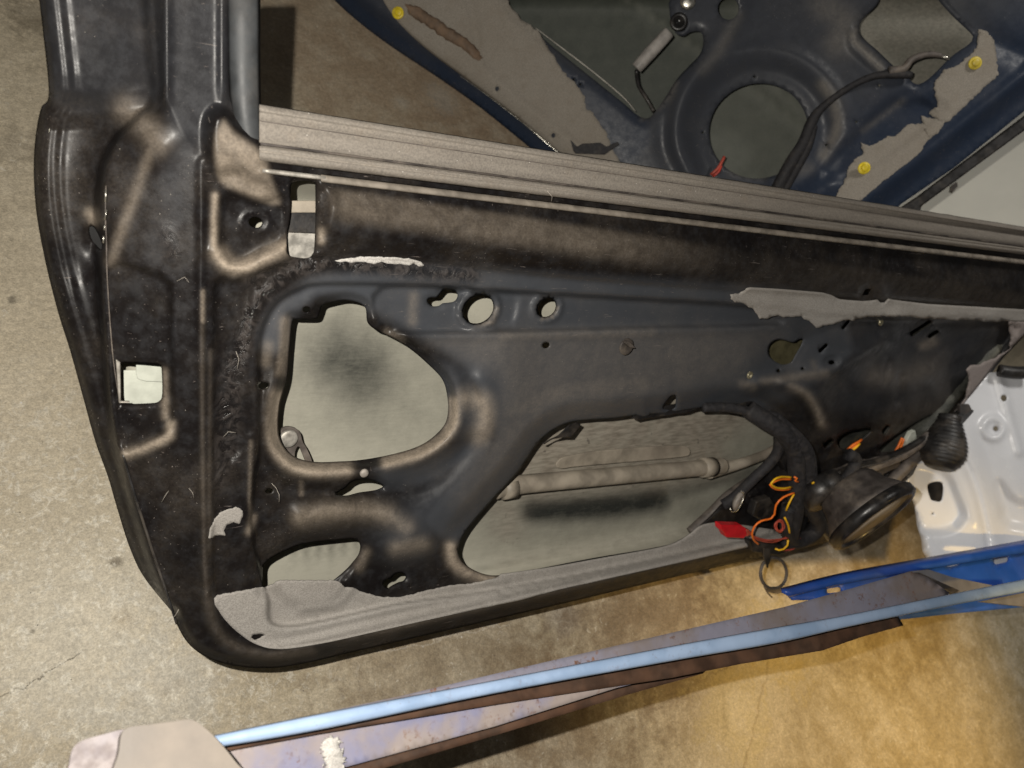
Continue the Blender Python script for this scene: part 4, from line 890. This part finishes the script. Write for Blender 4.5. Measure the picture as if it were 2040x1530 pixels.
tube('bright_edge', BLUE, [(1066, 55, 0), (1120, 96, 0), (1180, 142, 0), (1240, 192, 0), (1266, 222, 0)], [.0006, .0011, .0012, .0011, .0006], M['steel_dull'], bd, ns=8)  # pale steel line along the opening's edge
liner_b([(1950, 58), (1965, 62), (1980, 80), (1986, 110), (1988, 150), (1960, 175), (1890, 242), (1878, 245), (1868, 238), (1850, 225), (1868, 212), (1864, 190), (1862, 165), (1880, 140), (1912, 128), (1934, 108), (1945, 96)], 'liner2', 33)
liner_b([(1716, 283), (1728, 290), (1745, 286), (1768, 272), (1782, 272), (1800, 256), (1815, 246), (1840, 248), (1852, 258), (1857, 272), (1826, 310), (1760, 360), (1690, 420), (1640, 430), (1672, 380), (1690, 340), (1700, 318), (1720, 308)], 'liner2', 35)
sheet('glue_streak', BLUE, T([(806, 6), (830, 12), (860, 30), (905, 60), (948, 92), (961, 116), (952, 122), (925, 100), (890, 80), (850, 52), (815, 30)], 3, 3, seed=50), [], 6, lambda P: np.maximum(blue_h(P), -14)+2.8, plain('brown_glue', (.15, .10, .065), .75, 0, .35, 50, .5), bd, None, .0006)
yg = []
for x, y in ((793, 26), (1942, 126), (1721, 335)):
    o = disc('retaining_clip', BLUE, x, y, 4, 10.5, 3, M['yellow'], bd, dome=.5); o['label'] = 'yellow plastic trim clip'
    q = sub(o, bd); p = disc('clip_head', BLUE, x+1.5, y-1, 7, 6.5, 4, M['yellow'], q, dome=1)
tube('handle_rod', BLUE, [(1268, 136, 14), (1300, 100, 18), (1333, 64, 20)], [.0105, .0115, .0105], plain('pale_grey_plastic', (.30, .28, .26), .6), bd, ns=14, step=.004)
disc('pivot', BLUE, 1352, 44, 14, 15, 5, M['plastic'], bd, hole=8)
disc('pivot', BLUE, 1370, 4, 8, 13, 5, M['steel'], bd, dome=2)
tube('rod_link', BLUE, [(1268, 140, 10), (1272, 170, -6), (1290, 200, -16), (1302, 222, -12)], .0035, M['rubber'], bd, ns=10)
tube('door_cable', BLUE, [(1548, 375, 6), (1575, 325, 12), (1600, 285, 14), (1618, 240, 14), (1640, 212, 12), (1690, 175, 10), (1740, 152, 10), (1790, 148, 12), (1815, 150, 10)], [.011, .011, .010, .009, .0065, .0055, .006, .007, .006], M['tape'], bd, ns=12)
tube('door_cable', BLUE, [(1562, 380, 6), (1590, 330, 12), (1610, 290, 14), (1620, 250, 12)], .007, M['tape'], bd, ns=10)
tube('cable_loop', BLUE, [(1770, 142, 12), (1800, 138, 12), (1812, 122, 8), (1835, 111, 4), (1860, 108, 4), (1880, 113, 6)], [.008, .007, .006, .0055, .005, .003], M['hose'], bd, ns=10)
tube('cable_end', BLUE, [(1876, 112, 7), (1892, 117, 8)], .0028, M['steel'], bd, ns=8)
tube('red_wire', BLUE, [(1416, 348, 8), (1428, 338, 10), (1434, 330, 10), (1443, 312, 6)], .0028, M['redwire'], bd, ns=8)
tube('red_wire', BLUE, [(1420, 352, 8), (1432, 342, 10), (1437, 330, 10)], .0022, plain('red_wire_jacket', (.5, .05, .03)), bd, ns=8)
plate('cable_clip', BLUE, [(1136, 278), (1142, 300), (1146, 306), (1205, 308), (1216, 300), (1235, 288), (1230, 282), (1208, 292), (1196, 284), (1160, 286), (1150, 292)], 8, 5, M['tape'], bd)
# dark seal strip and the pale panel behind
ss = plate('rubber_seal_strip', BLUE, [(1780, 470), (1800, 412), (1830, 392), (2090, 196), (2090, 232), (2040, 262), (1836, 412), (1834, 480)], -26, 14, M['rubber'], None, base=BLUE.pt(1800, 440, -.03), bevel=.004)
tag(ss, 'black strip with one rusted screw between blue door and pale panel', 'seal strip'); ss['kind'] = 'thing'
rs = thing('screw', 'rusted screw head on the black strip beside the blue door', 'screw', BLUE.pt(1892, 316, -.02))
disc('screw_washer', BLUE, 1892, 316, -25, 12, 2, plain('rust', (.16, .10, .065), .8, 0, .4, 60), rs)
disc('screw_head', BLUE, 1892, 316, -23, 6.5, 4, plain('rust_head', (.10, .06, .04), .7), rs, dome=1)
PALE = Plane((-.25, -.1, .96), 1950, 380, 1.9)
pp = sheet('pale_body_panel', PALE, lin([(1700, 520), (1780, 380), (2000, 180), (2120, 150), (2120, 600), (1760, 600)], 20), [], 24, lambda P: 3*np.sin(P[:, 0]*.012)*np.cos(P[:, 1]*.01), M['pale'], None, None, .002, base=PALE.pt(1900, 600))
tag(pp, 'plain pale grey body panel with a small dark scuff, beyond the blue door', 'body panel'); pp['kind'] = 'thing'
# ------------------------------------------------------------------ white panel
wo = np.concatenate([lin([(1800, 940), (1860, 880), (1925, 790), (1968, 742), (2110, 735), (2110, 1130), (1856, 1140), (1848, 1115)], 9, False)[:-1], cat([(1848, 1115), (1838, 1098), (1834, 1070), (1826, 1045), (1822, 1010), (1806, 965)], 9, False)[:-1]])
def white_h(P):
    x, y = P[:, 0], P[:, 1]; h = np.zeros(len(P))
    r = np.hypot(x-1979, y-853); h += 7*np.exp(-((r-20)/7)**2) - 3*(r < 14)*sm(-r, -14, -4)
    g = [(1905, 900), (1925, 925), (1945, 975), (1962, 1040), (1972, 1100)]
    h -= 7*gl(P, g, 6); h += 3*gl(P, [(1893, 905), (1908, 935), (1928, 980), (1945, 1040)], 9)
    h -= 16*reg(P, [(1815, 930), (1880, 940), (1905, 985), (1920, 1030), (1905, 1050), (1860, 1060), (1815, 1040)], 13)
    h -= 12*reg(P, [(1990, 960), (2030, 1000), (2110, 1000), (2110, 1050), (2010, 1045), (1995, 1010)], 12)
    h += 8*gl(P, [(1985, 740), (2010, 830), (2030, 900)], 10)
    h -= 8*reg(P, [(1950, 870), (1985, 900), (2020, 1040), (2040, 1110), (2000, 1110), (1970, 1000)], 22)
    h -= 12*(1-sm(segd(P, np.array([(1856, 1140), (1838, 1098), (1826, 1045), (1790, 960)], float), False), 0, 14))
    h -= 4*(1-sm(np.abs(np.hypot(x-1863, (y-1065))-30), 0, 8))*0
    return h
wp = thing('white_body_panel', 'glossy white body panel with pressed dimples and one square hole, at the right edge', 'body panel', WHITE.pt(1900, 1140))
sheet('pressed_panel', WHITE, wo, [ell(1983, 854, 4.5, 4.5), ell(2000, 793, 6.5, 6.5), cat([(1849, 965), (1877, 962), (1876, 996), (1862, 998), (1853, 992)], 2), ell(1858, 1023, 2, 2, 0, 8)], 5.5, white_h, M['white'], wp, None, .0015)
plate('hole_backing', WHITE, [(1835, 950), (1895, 945), (1895, 1010), (1840, 1010)], -45, 2, M['rubber'], wp)
tube('hinge_pin', WHITE, [(1990, 738, 20), (2020, 742, 26), (2060, 742, 26)], .012, M['rubber'], wp, ns=12)
# ------------------------------------------------------------------ shelf beams in the foreground
bm1 = thing('shelf_beam', 'long pale blue steel shelf beam with rust spots, crossing the foreground', 'beam', SHELF.pt(1200, 1320, .30), 'steel shelf beams lying in the foreground')
ST = [(380, 1477), (425, 1468), (640, 1424), (983, 1358), (1340, 1289), (1546, 1252), (1683, 1228), (1855, 1193), (2090, 1146)]
SB = [(380, 1497), (425, 1488), (640, 1451), (983, 1380), (1340, 1315), (1546, 1280), (1683, 1249), (1855, 1213), (2090, 1168)]
def mixr(a, b, t, h): return [(p[0]+(q[0]-p[0])*t, p[1]+(q[1]-p[1])*t, h) for p, q in zip(a, b)]
loft('beam_edge', SHELF, [mixr(ST, SB, -.03, 299), mixr(ST, SB, .03, 302.4), mixr(ST, SB, .12, 303.4), mixr(ST, SB, .5, 303.6), mixr(ST, SB, .86, 303), mixr(ST, SB, .97, 301), mixr(ST, SB, 1.0, 297), mixr(ST, SB, 1.0, 270)], M['beam_edge'], bm1, thick=.0015)
sheet('beam_web', SHELF, lin([(610, 1434), (640, 1421), (800, 1386), (983, 1343), (1340, 1260), (1563, 1209), (1700, 1171), (1814, 1138), (1848, 1150), (1890, 1180), (1890, 1195), (1683, 1235), (1546, 1259), (1340, 1298), (983, 1366), (640, 1432)], 10), [], 12, lambda P: 288+0*P[:, 0], M['beam_web'], bm1, None, .002)
sheet('beam_inner_shade', SHELF, lin([(400, 1494), (640, 1449), (983, 1378), (1340, 1313), (1546, 1278), (1683, 1247), (1790, 1228), (1800, 1246), (1720, 1268), (1638, 1296), (1480, 1322), (1340, 1350), (983, 1404), (640, 1461), (400, 1506)], 10), [], 12, lambda P: 276+0*P[:, 0], M['beam_shade'], bm1, None, .002)  # brown plate standing in for shade inside and below the beam
bm2 = thing('shelf_beam', 'lavender painted steel beam with white scuffs, wedged under the long pale blue beam', 'beam', SHELF.pt(800, 1450, .26), 'steel shelf beams lying in the foreground')
sheet('beam_web', SHELF, lin([(360, 1508), (425, 1494), (640, 1452), (983, 1397), (1360, 1334), (1360, 1338), (1223, 1372), (983, 1448), (678, 1531), (560, 1562), (380, 1600)], 10), [], 12, lambda P: 262+4*np.sin(P[:, 0]*.006), M['beam_low'], bm2, None, .003)
sheet('beam_shadow_band', SHELF, lin([(380, 1598), (560, 1560), (678, 1529), (983, 1446), (1223, 1370), (1360, 1336), (1420, 1324), (1400, 1342), (1250, 1384), (990, 1464), (760, 1532), (600, 1580), (400, 1620)], 10), [], 12, lambda P: 250+0*P[:, 0], M['beam_shade'], bm2, None, .003)  # brown band added for the floor shadow below the lavender beam
bm3 = thing('shelf_beam', 'royal blue slotted steel shelf beam below the white panel at the right', 'beam', SHELF.pt(1900, 1200, .15), 'steel shelf beams lying in the foreground')
sheet('beam_web', SHELF, lin([(1560, 1176), (1683, 1144), (1855, 1113), (2095, 1070), (2095, 1204), (1900, 1222), (1715, 1243), (1640, 1258), (1600, 1240), (1630, 1195), (1580, 1195)], 9),
      [slot(1890, 1123, 1906, 1120, 6), slot(1985, 1117, 2003, 1113, 7), slot(1652, 1177, 1672, 1174, 5)], 12, lambda P: 140+0*P[:, 0], M['royal'], bm3, None, .0025)
loft('beam_flange', SHELF, [[(1555, 1173, 150), (1683, 1141, 150), (1855, 1110, 150), (2095, 1067, 150)], [(1558, 1180, 160), (1683, 1149, 160), (1855, 1119, 160), (2095, 1078, 160)], [(1570, 1187, 158), (1683, 1160, 158), (1855, 1130, 158), (2095, 1090, 158)], [(1572, 1188, 146), (1683, 1162, 146), (1855, 1132, 146), (2095, 1093, 146)]], M['royal'], bm3, thick=.002)
br = thing('steel_bracket', 'grey galvanised steel bracket plate fixed across the royal blue beam', 'bracket', SHELF.pt(1900, 1180, .2))
plate('bracket_plate', SHELF, [(1812, 1138), (1850, 1134), (1900, 1150), (1975, 1165), (2000, 1178), (1915, 1192), (1890, 1180)], 215, 4, M['bracket'], br)
plate('bracket_fold', SHELF, [(1818, 1140), (1832, 1140), (1912, 1176), (1900, 1184)], 232, 3, M['plastic_dusty'], br)
plate('bracket_tail', SHELF, [(1950, 1198), (2040, 1180), (2090, 1180), (2090, 1225), (2040, 1208)], 200, 4, M['bracket'], br)
# board in the corner
bo = thing('worn_board', 'pale scuffed board end with rounded corner at the bottom left corner', 'board', SHELF.pt(360, 1530, .28))
plate('board_top', SHELF, cat([(248, 1453), (300, 1443), (345, 1437), (374, 1433), (395, 1440), (430, 1470), (470, 1518), (505, 1570), (380, 1600), (220, 1600), (236, 1500)], 6), 322, 14, M['pale_end'], bo, bevel=.002)
plate('board_side', SHELF, cat([(138, 1520), (146, 1490), (165, 1475), (205, 1463), (256, 1455), (262, 1500), (252, 1600), (130, 1600)], 6), 306, 10, M['beam_web'], bo, bevel=.002)

wf = T([(640, 1478), (655, 1465), (672, 1470), (680, 1490), (688, 1515), (680, 1560), (652, 1560), (648, 1520), (640, 1500)], 9, 2, .25, 41)
o = sheet('paint_flake', SHELF, wf, [], 6, lambda P: 267.5+2*np.sin(P[:, 0]*1.1)*np.cos(P[:, 1]*.9), M['liner_white'], None, None, .0006, base=SHELF.pt(660, 1490, .265))
tag(o, 'patch of crusty white flakes stuck on the lavender steel beam', 'paint flakes'); o['kind'] = 'thing'
o = plate('panel_smear', PALE, T([(1896, 368), (1905, 362), (1908, 372), (1900, 384), (1894, 380)], 2, 2, seed=44), 6, 1, M['hose'], None, base=PALE.pt(1900, 375), bevel=0)
tag(o, 'small brown smear on the pale grey panel', 'smear'); o['kind'] = 'thing'
